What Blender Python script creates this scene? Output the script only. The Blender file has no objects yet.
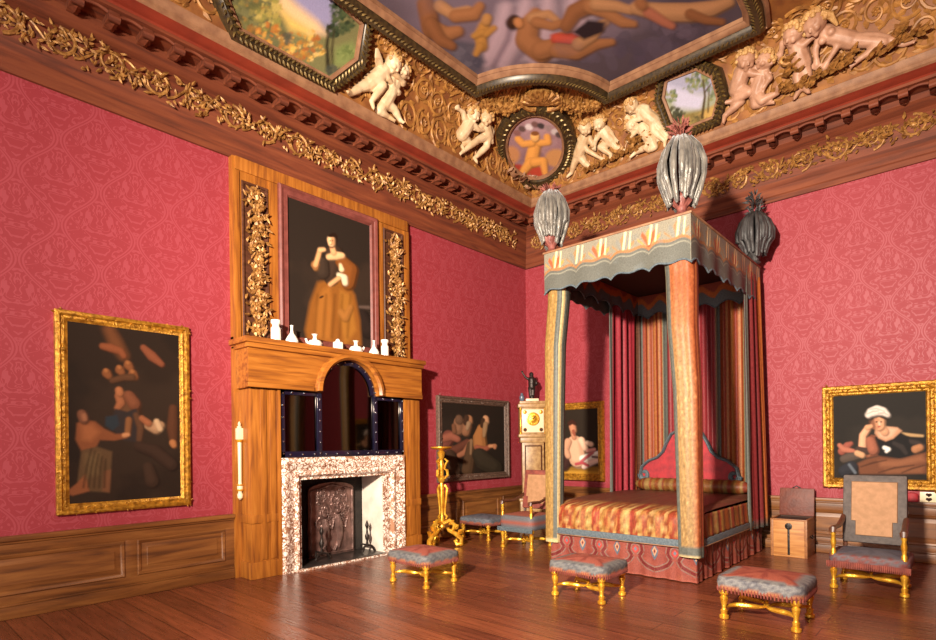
import bpy, bmesh, math, random
import numpy as np
from mathutils import Vector, Matrix
from math import sin, cos, pi, radians, sqrt, atan2
rnd = random.Random(11)
scene = bpy.context.scene
COL = scene.collection

# ------------------------------------------------------------------ camera model (level camera with a rising lens)
CF, CYAW, CROLL, CPX, CPY = 557.39, -0.71642, -0.0122, 487.98, 445.84
CAM = Vector((6.7634, -8.981, 1.55))
_d = Vector((sin(CYAW), cos(CYAW), 0)); _r = Vector((cos(CYAW), -sin(CYAW), 0)); _z = Vector((0, 0, 1))
_c, _s = cos(CROLL), sin(CROLL)
def ray(px, py):
    u = (px-CPX)/CF; v = -(py-CPY)/CF
    u, v = _c*u-_s*v, _s*u+_c*v
    return _d+_r*u+_z*v
def hit(px, py, o, n):
    d = ray(px, py); t = (o-CAM).dot(n)/d.dot(n)
    return CAM+d*t
def at_x(px, py, x=0.0): return hit(px, py, Vector((x, 0, 0)), Vector((1, 0, 0)))
def at_y(px, py, y=0.0): return hit(px, py, Vector((0, y, 0)), Vector((0, 1, 0)))
def at_z(px, py, z=0.0): return hit(px, py, Vector((0, 0, z)), Vector((0, 0, 1)))
def project(P):
    w = P-CAM; zz = w.dot(_d); u = w.dot(_r)/zz; v = w.z/zz
    u, v = _c*u+_s*v, -_s*u+_c*v
    return CPX+CF*u, CPY-CF*v

cam_d = bpy.data.cameras.new('camera'); cam = bpy.data.objects.new('camera', cam_d); COL.objects.link(cam)
right = _r*_c+_z*_s; up = _r*(-_s)+_z*_c
m = Matrix.Identity(4)
for i in range(3):
    m[i][0] = right[i]; m[i][1] = up[i]; m[i][2] = -_d[i]; m[i][3] = CAM[i]
cam.matrix_world = m
cam_d.sensor_width = 36; cam_d.lens = CF/936*36
cam_d.shift_x = (468-CPX)/936; cam_d.shift_y = (CPY-320)/936
cam_d.clip_start = 0.05
scene.camera = cam

# ------------------------------------------------------------------ colours and materials
def lin1(c): return c/12.92 if c <= .04045 else ((c+.055)/1.055)**2.4
def C(h):
    if not isinstance(h, str): return tuple(h)
    h = h.lstrip('#'); return tuple(lin1(int(h[i:i+2], 16)/255) for i in (0, 2, 4))
def mat(name, base, rough=.5, metal=0., c2=None, nscale=6., ndetail=4., stretch=(1, 1, 1), bump=0., bscale=30., fac=(.35, .65), coat=0., sheen=0., spec=None):
    mt = bpy.data.materials.new(name); mt.use_nodes = True
    nt = mt.node_tree; b = nt.nodes['Principled BSDF']
    base = C(base) if isinstance(base, str) else base
    b.inputs['Base Color'].default_value = (*base, 1)
    b.inputs['Roughness'].default_value = rough; b.inputs['Metallic'].default_value = metal
    if coat: b.inputs['Coat Weight'].default_value = coat; b.inputs['Coat Roughness'].default_value = .12
    if sheen: b.inputs['Sheen Weight'].default_value = sheen
    if spec is not None: b.inputs['Specular IOR Level'].default_value = spec
    N = nt.nodes.new; L = nt.links.new
    tc = N('ShaderNodeTexCoord'); mp = N('ShaderNodeMapping'); mp.inputs['Scale'].default_value = stretch
    L(tc.outputs['Object'], mp.inputs['Vector'])
    if c2 is not None:
        c2 = C(c2) if isinstance(c2, str) else c2
        nz = N('ShaderNodeTexNoise'); nz.inputs['Scale'].default_value = nscale; nz.inputs['Detail'].default_value = ndetail
        L(mp.outputs[0], nz.inputs['Vector'])
        rp = N('ShaderNodeValToRGB'); rp.color_ramp.elements[0].position = fac[0]; rp.color_ramp.elements[1].position = fac[1]
        rp.color_ramp.elements[0].color = (*base, 1); rp.color_ramp.elements[1].color = (*c2, 1)
        L(nz.outputs['Fac'], rp.inputs[0]); L(rp.outputs[0], b.inputs['Base Color'])
    if bump:
        n2 = N('ShaderNodeTexNoise'); n2.inputs['Scale'].default_value = bscale; n2.inputs['Detail'].default_value = 3
        L(mp.outputs[0], n2.inputs['Vector'])
        bp = N('ShaderNodeBump'); bp.inputs['Strength'].default_value = bump; bp.inputs['Distance'].default_value = .02
        L(n2.outputs['Fac'], bp.inputs['Height']); L(bp.outputs[0], b.inputs['Normal'])
    return mt
def attr_mat(name, rough=.6, bump=.25, bscale=120., sheen=0., vary=.0, spec=.5, stretch=(1, 1, 1)):
    mt = bpy.data.materials.new(name); mt.use_nodes = True
    nt = mt.node_tree; b = nt.nodes['Principled BSDF']; N = nt.nodes.new; L = nt.links.new
    at = N('ShaderNodeAttribute'); at.attribute_name = 'Col'
    tc = N('ShaderNodeTexCoord'); mp = N('ShaderNodeMapping'); mp.inputs['Scale'].default_value = stretch
    L(tc.outputs['Object'], mp.inputs['Vector'])
    nz = N('ShaderNodeTexNoise'); nz.inputs['Scale'].default_value = bscale; nz.inputs['Detail'].default_value = 2
    L(mp.outputs[0], nz.inputs['Vector'])
    if vary:
        mr = N('ShaderNodeMapRange'); mr.inputs[1].default_value = .3; mr.inputs[2].default_value = .7
        mr.inputs[3].default_value = 1-vary; mr.inputs[4].default_value = 1+vary
        L(nz.outputs['Fac'], mr.inputs[0])
        mx = N('ShaderNodeVectorMath'); mx.operation = 'SCALE'
        L(at.outputs['Color'], mx.inputs[0]); L(mr.outputs[0], mx.inputs['Scale'])
        L(mx.outputs[0], b.inputs['Base Color'])
    else:
        L(at.outputs['Color'], b.inputs['Base Color'])
    b.inputs['Roughness'].default_value = rough; b.inputs['Specular IOR Level'].default_value = spec
    if sheen: b.inputs['Sheen Weight'].default_value = sheen
    bp = N('ShaderNodeBump'); bp.inputs['Strength'].default_value = bump; bp.inputs['Distance'].default_value = .01
    L(nz.outputs['Fac'], bp.inputs['Height']); L(bp.outputs[0], b.inputs['Normal'])
    return mt

def damask_mat():
    mt = bpy.data.materials.new('crimson_damask'); mt.use_nodes = True
    nt = mt.node_tree; b = nt.nodes['Principled BSDF']; N = nt.nodes.new; L = nt.links.new
    def mth(op, a, c=None, cl=False):
        n = N('ShaderNodeMath'); n.operation = op; n.use_clamp = cl
        for i, x in enumerate((a, c)):
            if x is None: continue
            if isinstance(x, (int, float)): n.inputs[i].default_value = x
            else: L(x, n.inputs[i])
        return n.outputs[0]
    uv = N('ShaderNodeUVMap'); sp = N('ShaderNodeSeparateXYZ'); L(uv.outputs[0], sp.inputs[0])
    u, v = sp.outputs[0], sp.outputs[1]
    W, H = .66, .84
    a = mth('PINGPONG', u, W/2)                # 0..W/2, mirror symmetric
    def motif(dy, flip):
        aa = a if not flip else mth('SUBTRACT', W/2, a)
        vv = mth('ADD', v, dy)
        vm = mth('MODULO', mth('ADD', vv, 50*H), H)     # 0..H
        cb = N('ShaderNodeCombineXYZ'); L(aa, cb.inputs[0]); L(vm, cb.inputs[1])
        nz = N('ShaderNodeTexNoise'); nz.inputs['Scale'].default_value = 8.5; nz.inputs['Detail'].default_value = 1.2; nz.inputs['Distortion'].default_value = 1.6
        L(cb.outputs[0], nz.inputs['Vector'])
        band = mth('ABSOLUTE', mth('SUBTRACT', mth('MODULO', mth('MULTIPLY', nz.outputs['Fac'], 4.0), 1.0), .5))
        band = mth('GREATER_THAN', band, .33)
        # confine to an ogee around the centre of the cell
        half = mth('MULTIPLY', mth('ADD', 1.0, mth('COSINE', mth('MULTIPLY', mth('SUBTRACT', vm, H/2), 2*pi/H))), W*.21)
        inside = mth('GREATER_THAN', half, aa)
        ring = mth('LESS_THAN', mth('ABSOLUTE', mth('SUBTRACT', mth('SUBTRACT', half, aa), -.012)), .008)
        return mth('MAXIMUM', mth('MULTIPLY', band, inside), ring)
    pat = mth('MAXIMUM', motif(0, False), motif(H/2, True), True)
    # silk tone: slow random variation
    n2 = N('ShaderNodeTexNoise'); n2.inputs['Scale'].default_value = 1.3; L(uv.outputs[0], n2.inputs['Vector'])
    rp = N('ShaderNodeMixRGB'); rp.inputs[1].default_value = (*C('#8e2f36'), 1); rp.inputs[2].default_value = (*C('#96333c'), 1); L(n2.outputs['Fac'], rp.inputs[0])
    mx = N('ShaderNodeMixRGB'); mx.inputs[2].default_value = (*C('#ab4f59'), 1); L(rp.outputs[0], mx.inputs[1]); L(mth('MULTIPLY', pat, .45), mx.inputs[0])
    L(mx.outputs[0], b.inputs['Base Color'])
    rg = N('ShaderNodeMapRange'); rg.inputs[3].default_value = .62; rg.inputs[4].default_value = .52; L(pat, rg.inputs[0]); L(rg.outputs[0], b.inputs['Roughness'])
    b.inputs['Specular IOR Level'].default_value = .35
    n3 = N('ShaderNodeTexNoise'); n3.inputs['Scale'].default_value = 160; L(uv.outputs[0], n3.inputs['Vector'])
    bp = N('ShaderNodeBump'); bp.inputs['Strength'].default_value = .12; bp.inputs['Distance'].default_value = .004
    L(mth('ADD', n3.outputs['Fac'], mth('MULTIPLY', pat, .6)), bp.inputs['Height']); L(bp.outputs[0], b.inputs['Normal'])
    return mt

def wood_mat(name, c1, c2, c3, rough=.4, scale=1.0, axis=2, coat=.0, bump=.12):
    mt = bpy.data.materials.new(name); mt.use_nodes = True
    nt = mt.node_tree; b = nt.nodes['Principled BSDF']; N = nt.nodes.new; L = nt.links.new
    tc = N('ShaderNodeTexCoord'); mp = N('ShaderNodeMapping')
    s = [14*scale]*3; s[axis] = 1.1*scale; mp.inputs['Scale'].default_value = s
    L(tc.outputs['Object'], mp.inputs['Vector'])
    nz = N('ShaderNodeTexNoise'); nz.inputs['Scale'].default_value = 1.6; nz.inputs['Detail'].default_value = 6; nz.inputs['Distortion'].default_value = .6
    L(mp.outputs[0], nz.inputs['Vector'])
    rp = N('ShaderNodeValToRGB'); e = rp.color_ramp.elements
    e[0].position = .32; e[0].color = (*C(c1), 1); e[1].position = .7; e[1].color = (*C(c3), 1)
    k = e.new(.5); k.color = (*C(c2), 1)
    L(nz.outputs['Fac'], rp.inputs[0]); L(rp.outputs[0], b.inputs['Base Color'])
    b.inputs['Roughness'].default_value = rough
    if coat: b.inputs['Coat Weight'].default_value = coat; b.inputs['Coat Roughness'].default_value = .15
    bp = N('ShaderNodeBump'); bp.inputs['Strength'].default_value = bump; bp.inputs['Distance'].default_value = .01
    L(nz.outputs['Fac'], bp.inputs['Height']); L(bp.outputs[0], b.inputs['Normal'])
    return mt

def floor_mat():
    mt = bpy.data.materials.new('polished_boards'); mt.use_nodes = True
    nt = mt.node_tree; b = nt.nodes['Principled BSDF']; N = nt.nodes.new; L = nt.links.new
    tc = N('ShaderNodeTexCoord')
    br = N('ShaderNodeTexBrick'); br.offset = .37; br.inputs['Scale'].default_value = 1.0
    br.inputs['Brick Width'].default_value = 2.9; br.inputs['Row Height'].default_value = .23; br.inputs['Mortar Size'].default_value = .004
    br.inputs['Color1'].default_value = (*C('#653422'), 1); br.inputs['Color2'].default_value = (*C('#82462c'), 1); br.inputs['Mortar'].default_value = (*C('#2a0f08'), 1)
    br.inputs['Bias'].default_value = 0.0
    L(tc.outputs['Object'], br.inputs['Vector'])
    mp = N('ShaderNodeMapping'); mp.inputs['Scale'].default_value = (1.2, 16, 1); L(tc.outputs['Object'], mp.inputs['Vector'])
    nz = N('ShaderNodeTexNoise'); nz.inputs['Scale'].default_value = 1.5; nz.inputs['Detail'].default_value = 6; L(mp.outputs[0], nz.inputs['Vector'])
    mr = N('ShaderNodeMapRange'); mr.inputs[1].default_value = .3; mr.inputs[2].default_value = .7; mr.inputs[3].default_value = .65; mr.inputs[4].default_value = 1.25
    L(nz.outputs['Fac'], mr.inputs[0])
    sc = N('ShaderNodeVectorMath'); sc.operation = 'SCALE'; L(br.outputs['Color'], sc.inputs[0]); L(mr.outputs[0], sc.inputs['Scale'])
    L(sc.outputs[0], b.inputs['Base Color'])
    n2 = N('ShaderNodeTexNoise'); n2.inputs['Scale'].default_value = 3; n2.inputs['Detail'].default_value = 5; L(mp.outputs[0], n2.inputs['Vector'])
    m2 = N('ShaderNodeMapRange'); m2.inputs[3].default_value = .16; m2.inputs[4].default_value = .42; L(n2.outputs['Fac'], m2.inputs[0]); L(m2.outputs[0], b.inputs['Roughness'])
    bp = N('ShaderNodeBump'); bp.inputs['Strength'].default_value = .25; bp.inputs['Distance'].default_value = .004
    L(mr.outputs[0], bp.inputs['Height']); L(bp.outputs[0], b.inputs['Normal'])
    return mt

def marble_mat():
    mt = bpy.data.materials.new('breccia_marble'); mt.use_nodes = True
    nt = mt.node_tree; b = nt.nodes['Principled BSDF']; N = nt.nodes.new; L = nt.links.new
    tc = N('ShaderNodeTexCoord')
    nd = N('ShaderNodeTexNoise'); nd.inputs['Scale'].default_value = 9; nd.inputs['Detail'].default_value = 6; L(tc.outputs['Object'], nd.inputs['Vector'])
    mx = N('ShaderNodeMixRGB'); mx.inputs[0].default_value = .2; L(tc.outputs['Object'], mx.inputs[1]); L(nd.outputs['Color'], mx.inputs[2])
    vo = N('ShaderNodeTexVoronoi'); vo.feature = 'DISTANCE_TO_EDGE'; vo.inputs['Scale'].default_value = 21; L(mx.outputs[0], vo.inputs['Vector'])
    rp = N('ShaderNodeValToRGB'); e = rp.color_ramp.elements
    e[0].position = .03; e[0].color = (*C('#6a3c24'), 1); e[1].position = .2; e[1].color = (*C('#f8eee0'), 1); k = e.new(.08); k.color = (*C('#cba088'), 1)
    L(vo.outputs['Distance'], rp.inputs[0])
    n2 = N('ShaderNodeTexNoise'); n2.inputs['Scale'].default_value = 6; n2.inputs['Detail'].default_value = 8; L(tc.outputs['Object'], n2.inputs['Vector'])
    r2 = N('ShaderNodeValToRGB'); e = r2.color_ramp.elements; e[0].position = .57; e[0].color = (0, 0, 0, 1); e[1].position = .66; e[1].color = (1, 1, 1, 1)
    L(n2.outputs['Fac'], r2.inputs[0])
    m2 = N('ShaderNodeMixRGB'); m2.inputs[2].default_value = (*C('#a3765a'), 1); L(r2.outputs[0], m2.inputs[0]); L(rp.outputs[0], m2.inputs[1])
    L(m2.outputs[0], b.inputs['Base Color']); b.inputs['Roughness'].default_value = .22
    return mt

MT = dict(
    damask=damask_mat(), floor=floor_mat(), marble=marble_mat(),
    oak=wood_mat('honey_oak', '#78421a', '#9a5b1f', '#ae6c2a', .38, 1.0, 2),
    oakh=wood_mat('honey_oak_horizontal', '#78421a', '#9a5b1f', '#ae6c2a', .38, 1.0, 1),
    dadoA=wood_mat('wainscot_oak_left', '#57331a', '#774822', '#8b592c', .42, .8, 1),
    dadoB=wood_mat('wainscot_oak_back', '#57331a', '#774822', '#8b592c', .42, .8, 0),
    cornA=wood_mat('cornice_wood_left', '#52230f', '#6e3218', '#7f3f20', .72, .7, 1),
    cornB=wood_mat('cornice_wood_back', '#52230f', '#6e3218', '#7f3f20', .72, .7, 0),
    red=mat('red_corona', '#8a3420', .5, c2='#742a1a', nscale=3),
    gold=mat('burnished_gilding', '#efb93f', .3, .6, c2='#c98a24', nscale=14, bump=.15, bscale=60),
    goldf=mat('gilt_frame', '#cf9632', .38, .5, c2='#8a5a16', nscale=22, bump=.4, bscale=70),
    goldp=mat('gilt_carving', '#ba8748', .45, .25, c2='#74491f', nscale=20, bump=.2),
    cove=mat('painted_cove', '#99622c', .65, 0, c2='#74421f', nscale=4, bump=.15, bscale=25),
    arab=mat('arabesque_gilt', '#ad783a', .5, .1, c2='#7f5226', nscale=9),
    fillet=mat('pale_gilt_fillet', '#93694a', .65, .0, c2='#7a5238', nscale=8),
    stucco=mat('pale_stucco', '#d9c09c', .5, 0, c2='#b8966e', nscale=5),
    stuccoD=mat('rosy_stucco', '#c09378', .5, 0, c2='#a0745a', nscale=5),  # dimmer light on the right-hand figures, put into the stucco colour
    hair=mat('stucco_hair', '#c89d62', .6, 0, c2='#a97a44', nscale=20, bump=.5, bscale=60),
    black=mat('ebonised_moulding', '#2e2418', .35, .2, c2='#4b3a20', nscale=20),
    bronze=mat('leaf_gilt_on_black', '#7f6636', .4, .5, c2='#4a3a1e', nscale=20),
    darkframe=mat('dark_carved_frame', '#4e3a30', .5, .1, c2='#6b5244', nscale=30, bump=.4, bscale=80),
    purple=mat('brown_picture_moulding', '#7c4038', .45, 0, c2='#6a352e', nscale=12),
    porcelain=mat('white_porcelain', '#f4efe2', .2, 0, coat=.5),
    iron=mat('cast_iron', '#3b302c', .42, .6, c2='#2a2320', nscale=10, bump=.3, bscale=40),
    firebk=mat('polished_fireback_iron', '#8c6c64', .36, .5, c2='#5c4640', nscale=9, bump=.3, bscale=40),
    soot=mat('sooty_brick', '#1c1714', .85, 0, c2='#2a221d', nscale=7, bump=.4),
    white=mat('limewash', '#e6d9cb', .8, 0, c2='#d4c4b4', nscale=5, bump=.1),
    slate=mat('dark_slate', '#2a2624', .3, 0, c2='#352f2c', nscale=5),
    mirror=mat('old_mirror_glass', '#4e4742', .05, 1.0),
    cobalt=mat('dark_blue_glass', '#161527', .12, 0, coat=.6),
    silver=mat('silver_stud', '#d8d8dc', .25, 1.0),
    ivory=mat('ivory', '#dccdaa', .35, 0),
    brownwood=mat('dark_walnut', '#5b3524', .4, 0, c2='#472818', nscale=9, stretch=(1, 1, 4)),
    burr=mat('pale_marquetry', '#b08a58', .4, 0, c2='#8c653a', nscale=14, bump=.05),
    crate=wood_mat('chest_wood', '#955a2a', '#b0743a', '#c0864a', .5, 1.2, 0),
    crateD=wood_mat('chest_wood_dark', '#7a4a26', '#915b30', '#a06838', .5, 1.2, 1),
    leather=mat('red_leather', '#6e3322', .55, 0, c2='#5a281b', nscale=10, bump=.2),
    silk=attr_mat('woven_silk', .62, .35, 90, vary=.2, spec=.3),
    satin=attr_mat('striped_satin', .5, .2, 45, vary=.2, spec=.3, stretch=(1, 1, .75)),
    paint=attr_mat('oil_painting', .6, .12, 260, vary=.12, spec=.12),
    fresco=attr_mat('ceiling_fresco', .8, .05, 60, vary=.06, spec=.1),
    plume=mat('silver_grey_plume', '#7d766c', .4, .2, c2='#4a4641', nscale=18, stretch=(1, 1, .3), bump=.5, bscale=50, sheen=.3),
    plumeD=mat('dark_grey_plume', '#4d4a49', .5, .1, c2='#343233', nscale=18, stretch=(1, 1, .3), bump=.5, bscale=50),
    tuft=mat('rust_tuft', '#8c4a3c', .7, 0, c2='#6d372e', nscale=30, bump=.6, bscale=60),
    pinkcup=mat('rose_silk_cup', '#8f5248', .5, 0, c2='#6f3d36', nscale=20, bump=.3),
    dark=mat('deep_shadow_cloth', '#3b2318', .8, 0),  # plain dark brown, the same tone all over
    greyfringe=mat('grey_blue_braid', '#5f6a70', .6, 0, c2='#46525a', nscale=40, bump=.6, bscale=90),
    linen=mat('buff_linen', '#a97c58', .7, 0, c2='#99704c', nscale=18, bump=.2, bscale=120),
    browncloth=mat('grey_brown_velvet', '#5c514c', .7, 0, c2='#4a413e', nscale=16, bump=.3),
    rose=mat('rose_velvet', '#8a4436', .7, 0, c2='#6d332c', nscale=16, bump=.3),
    redvelvet=mat('crimson_cloth', '#a8262e', .65, 0, c2='#8a1f28', nscale=10, bump=.2),
    bluegrey=mat('blue_grey_china', '#5a6473', .3, 0),
    glass=mat('window_glass', '#e8eef0', .05, 0),
)

# ------------------------------------------------------------------ mesh building
class MB:
    def __init__(s, M=None): s.v = []; s.f = []; s.M = M; s.c = []
    def add(s, vs, fs, M=None, col=None):
        n = len(s.v)
        for p in vs:
            p = Vector(p)
            if M is not None: p = M@p
            if s.M is not None: p = s.M@p
            s.v.append(p)
        if col is not None:
            while len(s.c) < n: s.c.append((.5, .5, .5))
            s.c.extend(col)
        for f in fs: s.f.append(tuple(i+n for i in f))
        return s
    def box(s, x0, x1, y0, y1, z0, z1, b=0., M=None):
        x0, x1 = min(x0, x1), max(x0, x1); y0, y1 = min(y0, y1), max(y0, y1); z0, z1 = min(z0, z1), max(z0, z1)
        b = min(b, (x1-x0)*.45, (y1-y0)*.45, (z1-z0)*.45)
        if b <= 0:
            vs = [(x, y, z) for z in (z0, z1) for y in (y0, y1) for x in (x0, x1)]
            return s.add(vs, [(0, 2, 3, 1), (4, 5, 7, 6), (0, 1, 5, 4), (2, 6, 7, 3), (0, 4, 6, 2), (1, 3, 7, 5)], M)
        bm = bmesh.new(); bmesh.ops.create_cube(bm, size=1)
        for q in bm.verts: q.co = Vector(((x0+x1)/2+q.co.x*(x1-x0), (y0+y1)/2+q.co.y*(y1-y0), (z0+z1)/2+q.co.z*(z1-z0)))
        bmesh.ops.bevel(bm, geom=bm.edges[:], offset=b, segments=2, profile=.6, affect='EDGES')
        bm.verts.index_update()
        s.add([q.co.copy() for q in bm.verts], [[q.index for q in f.verts] for f in bm.faces], M); bm.free(); return s
    def lathe(s, prof, c=(0, 0, 0), n=14, M=None, caps=True, sx=1., sy=1.):
        vs = []; fs = []; k = len(prof)
        for r, z in prof:
            for i in range(n):
                a = 2*pi*i/n; vs.append((c[0]+r*cos(a)*sx, c[1]+r*sin(a)*sy, c[2]+z))
        for j in range(k-1):
            for i in range(n):
                i2 = (i+1) % n; fs.append((j*n+i, j*n+i2, (j+1)*n+i2, (j+1)*n+i))
        if caps: fs.append(tuple(range(n-1, -1, -1))); fs.append(tuple(range((k-1)*n, k*n)))
        return s.add(vs, fs, M)
    def ball(s, c, r, n=10, M=None, sq=(1, 1, 1)):
        k = max(5, n//2+1); vs = []; fs = []
        for j in range(1, k):
            t = pi*j/k
            for i in range(n):
                a = 2*pi*i/n; vs.append((c[0]+r*sq[0]*sin(t)*cos(a), c[1]+r*sq[1]*sin(t)*sin(a), c[2]-r*sq[2]*cos(t)))
        b0 = len(vs); vs.append((c[0], c[1], c[2]-r*sq[2])); vs.append((c[0], c[1], c[2]+r*sq[2]))
        for j in range(k-2):
            for i in range(n):
                i2 = (i+1) % n; fs.append((j*n+i, j*n+i2, (j+1)*n+i2, (j+1)*n+i))
        for i in range(n):
            i2 = (i+1) % n; fs.append((b0, i2, i)); fs.append((b0+1, (k-2)*n+i, (k-2)*n+i2))
        return s.add(vs, fs, M)
    def tube(s, pts, rad, n=8, flat=1., flatdir=None, M=None, closed=False):
        pts = [Vector(p) for p in pts]; k = len(pts)
        if isinstance(rad, (int, float)): rad = [rad]*k
        vs = []; fs = []; prev = None
        for i, p in enumerate(pts):
            if closed: t = pts[(i+1) % k]-pts[i-1]
            else: t = pts[min(i+1, k-1)]-pts[max(i-1, 0)]
            t = t.normalized() if t.length > 1e-9 else Vector((0, 0, 1))
            if flatdir is not None: a = Vector(flatdir)-t*t.dot(Vector(flatdir))
            elif prev is None:
                a = Vector((0, 0, 1)) if abs(t.z) < .9 else Vector((1, 0, 0)); a = a-t*a.dot(t)
            else: a = prev-t*prev.dot(t)
            if a.length < 1e-6: a = t.orthogonal()
            a.normalize(); prev = a; b = t.cross(a)
            for j in range(n):
                w = 2*pi*j/n; vs.append(p+a*(rad[i]*flat*cos(w))+b*(rad[i]*sin(w)))
        for i in range(k if closed else k-1):
            for j in range(n):
                j2 = (j+1) % n; i2 = (i+1) % k; fs.append((i*n+j, i*n+j2, i2*n+j2, i2*n+j))
        if not closed: fs.append(tuple(range(n-1, -1, -1))); fs.append(tuple(range((k-1)*n, k*n)))
        return s.add(vs, fs, M)
    def prism(s, poly, w0, w1, M=None):
        """poly in (u,v), extruded in w"""
        n = len(poly); vs = [(u, v, w0) for u, v in poly]+[(u, v, w1) for u, v in poly]
        fs = [tuple(range(n-1, -1, -1)), tuple(range(n, 2*n))]+[(i, (i+1) % n, n+(i+1) % n, n+i) for i in range(n)]
        return s.add(vs, fs, M)
    def loft(s, rows, close_u=False, caps=False, M=None, col=None):
        k = len(rows); n = len(rows[0]); vs = [p for r in rows for p in r]; fs = []
        for j in range(k-1):
            for i in range(n if close_u else n-1):
                i2 = (i+1) % n; fs.append((j*n+i, j*n+i2, (j+1)*n+i2, (j+1)*n+i))
        if caps: fs.append(tuple(range(n-1, -1, -1))); fs.append(tuple(range((k-1)*n, k*n)))
        return s.add(vs, fs, M, col)
    def leaf(s, o, d, nrm, L, W, h, M=None):
        """a pointed carved leaf: o base, d direction, nrm surface normal"""
        o = Vector(o); d = Vector(d).normalized(); nrm = Vector(nrm).normalized(); b = nrm.cross(d)
        vs = [o, o+d*L*.4+b*W/2, o+d*L*.4-b*W/2, o+d*L+nrm*h*.5, o+d*L*.45+nrm*h, o+d*L*.8+b*W*.28+nrm*h*.25, o+d*L*.8-b*W*.28+nrm*h*.25]
        return s.add(vs, [(0, 4, 1), (0, 2, 4), (1, 4, 5), (2, 6, 4), (4, 3, 5), (4, 6, 3)], M)

ORG = {}
def finish(o, parent=None):
    COL.objects.link(o)
    if parent is not None: o.parent = parent
    return o
def build(name, mb, m, parent=None, angle=35, loc=None, solid=0., smooth=True, normals=True):
    off = ORG.get(parent.name, Vector((0, 0, 0))) if parent is not None else Vector((0, 0, 0))
    if loc is not None and parent is None: off = Vector(loc)
    me = bpy.data.meshes.new(name)
    me.from_pydata([p-off for p in mb.v], [], mb.f)
    if normals and len(mb.f) < 60000:
        bm = bmesh.new(); bm.from_mesh(me); bmesh.ops.recalc_face_normals(bm, faces=bm.faces[:]); bm.to_mesh(me); bm.free()
    if mb.c:
        while len(mb.c) < len(mb.v): mb.c.append((.5, .5, .5))
        a = me.color_attributes.new('Col', 'FLOAT_COLOR', 'POINT')
        arr = np.ones((len(mb.v), 4), np.float32); arr[:, :3] = np.array(mb.c, np.float32); a.data.foreach_set('color', arr.ravel())
    if smooth:
        me.polygons.foreach_set('use_smooth', [True]*len(me.polygons)); me.set_sharp_from_angle(angle=radians(angle))
    me.materials.append(m)
    o = bpy.data.objects.new(name, me); finish(o, parent)
    if loc is not None and parent is None: o.location = loc; ORG[o.name] = Vector(loc)
    elif parent is not None: ORG[o.name] = off
    if solid:
        md = o.modifiers.new('solid', 'SOLIDIFY'); md.thickness = solid; md.offset = 0
    return o
def thing(name, label, cat, loc=(0, 0, 0), group=None):
    o = bpy.data.objects.new(name, None); COL.objects.link(o); o.location = loc; o.empty_display_size = .1
    o['label'] = label; o['category'] = cat
    if group: o['group'] = group
    ORG[o.name] = Vector(loc); return o
def tag(o, label, cat, group=None):
    o['label'] = label; o['category'] = cat
    if group: o['group'] = group
    return o
def struct(o): o['kind'] = 'structure'; return o
def kids(o): return [c for c in COL.objects if c.parent == o]
def copy_tree(o, loc=None, label=None, parent=None, group=None):
    c = o.copy(); COL.objects.link(c)
    if parent is not None: c.parent = parent
    for k in kids(o): copy_tree(k, parent=c)
    if loc is not None: c.location = loc
    if label: c['label'] = label
    if group: c['group'] = group
    return c
# wall frames: local (u right as seen, v up, w out of the wall)
def MA(x=0.): return Matrix(((0, 0, 1, x), (1, 0, 0, 0), (0, 1, 0, 0), (0, 0, 0, 1)))
def MBk(y=0.): return Matrix(((1, 0, 0, 0), (0, 0, -1, y), (0, 1, 0, 0), (0, 0, 0, 1)))

def capsules(caps, voxel, smooth=3, name='body'):
    """overlapping limbs fused into one continuous skin"""
    mb = MB()
    for c in caps:
        if len(c) == 4:
            p0, p1, r0, r1 = c; p0 = Vector(p0); p1 = Vector(p1); L = (p1-p0).length
            k = max(2, int(L/max(.35*min(r0, r1), .002))); k = min(k, 14)
            d = (p1-p0)/L if L > 1e-6 else Vector((0, 0, 1))
            pts = []; rr = []
            for j in range(5):
                t = pi/2*(j/4-1)
                pts.append(p0+d*(r0*sin(t))); rr.append(max(r0*cos(t), r0*.06))
            for j in range(1, k): pts.append(p0.lerp(p1, j/k)); rr.append(r0+(r1-r0)*j/k)
            for j in range(5):
                t = pi/2*(j/4); pts.append(p1+d*(r1*sin(t))); rr.append(max(r1*cos(t), r1*.06))
            mb.tube(pts, rr, 10)
        else:
            p, r, sq = c; mb.ball(p, r, 12, sq=sq)
    me = bpy.data.meshes.new('tmp'); me.from_pydata(mb.v, [], mb.f)
    o = bpy.data.objects.new('tmp', me); COL.objects.link(o)
    md = o.modifiers.new('r', 'REMESH'); md.mode = 'VOXEL'; md.voxel_size = voxel; md.use_smooth_shade = True
    ms = o.modifiers.new('s', 'SMOOTH'); ms.factor = .5; ms.iterations = smooth
    dg = bpy.context.evaluated_depsgraph_get(); dg.update()
    out = bpy.data.meshes.new_from_object(o.evaluated_get(dg)); out.name = name
    bpy.data.objects.remove(o); bpy.data.meshes.remove(me)
    out.polygons.foreach_set('use_smooth', [True]*len(out.polygons))
    return out
def link_mesh(name, me, m, parent):
    off = ORG.get(parent.name, Vector((0, 0, 0)))
    me.transform(Matrix.Translation(-off)); me.materials.clear(); me.materials.append(m)
    o = bpy.data.objects.new(name, me); finish(o, parent); ORG[o.name] = off; return o

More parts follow.
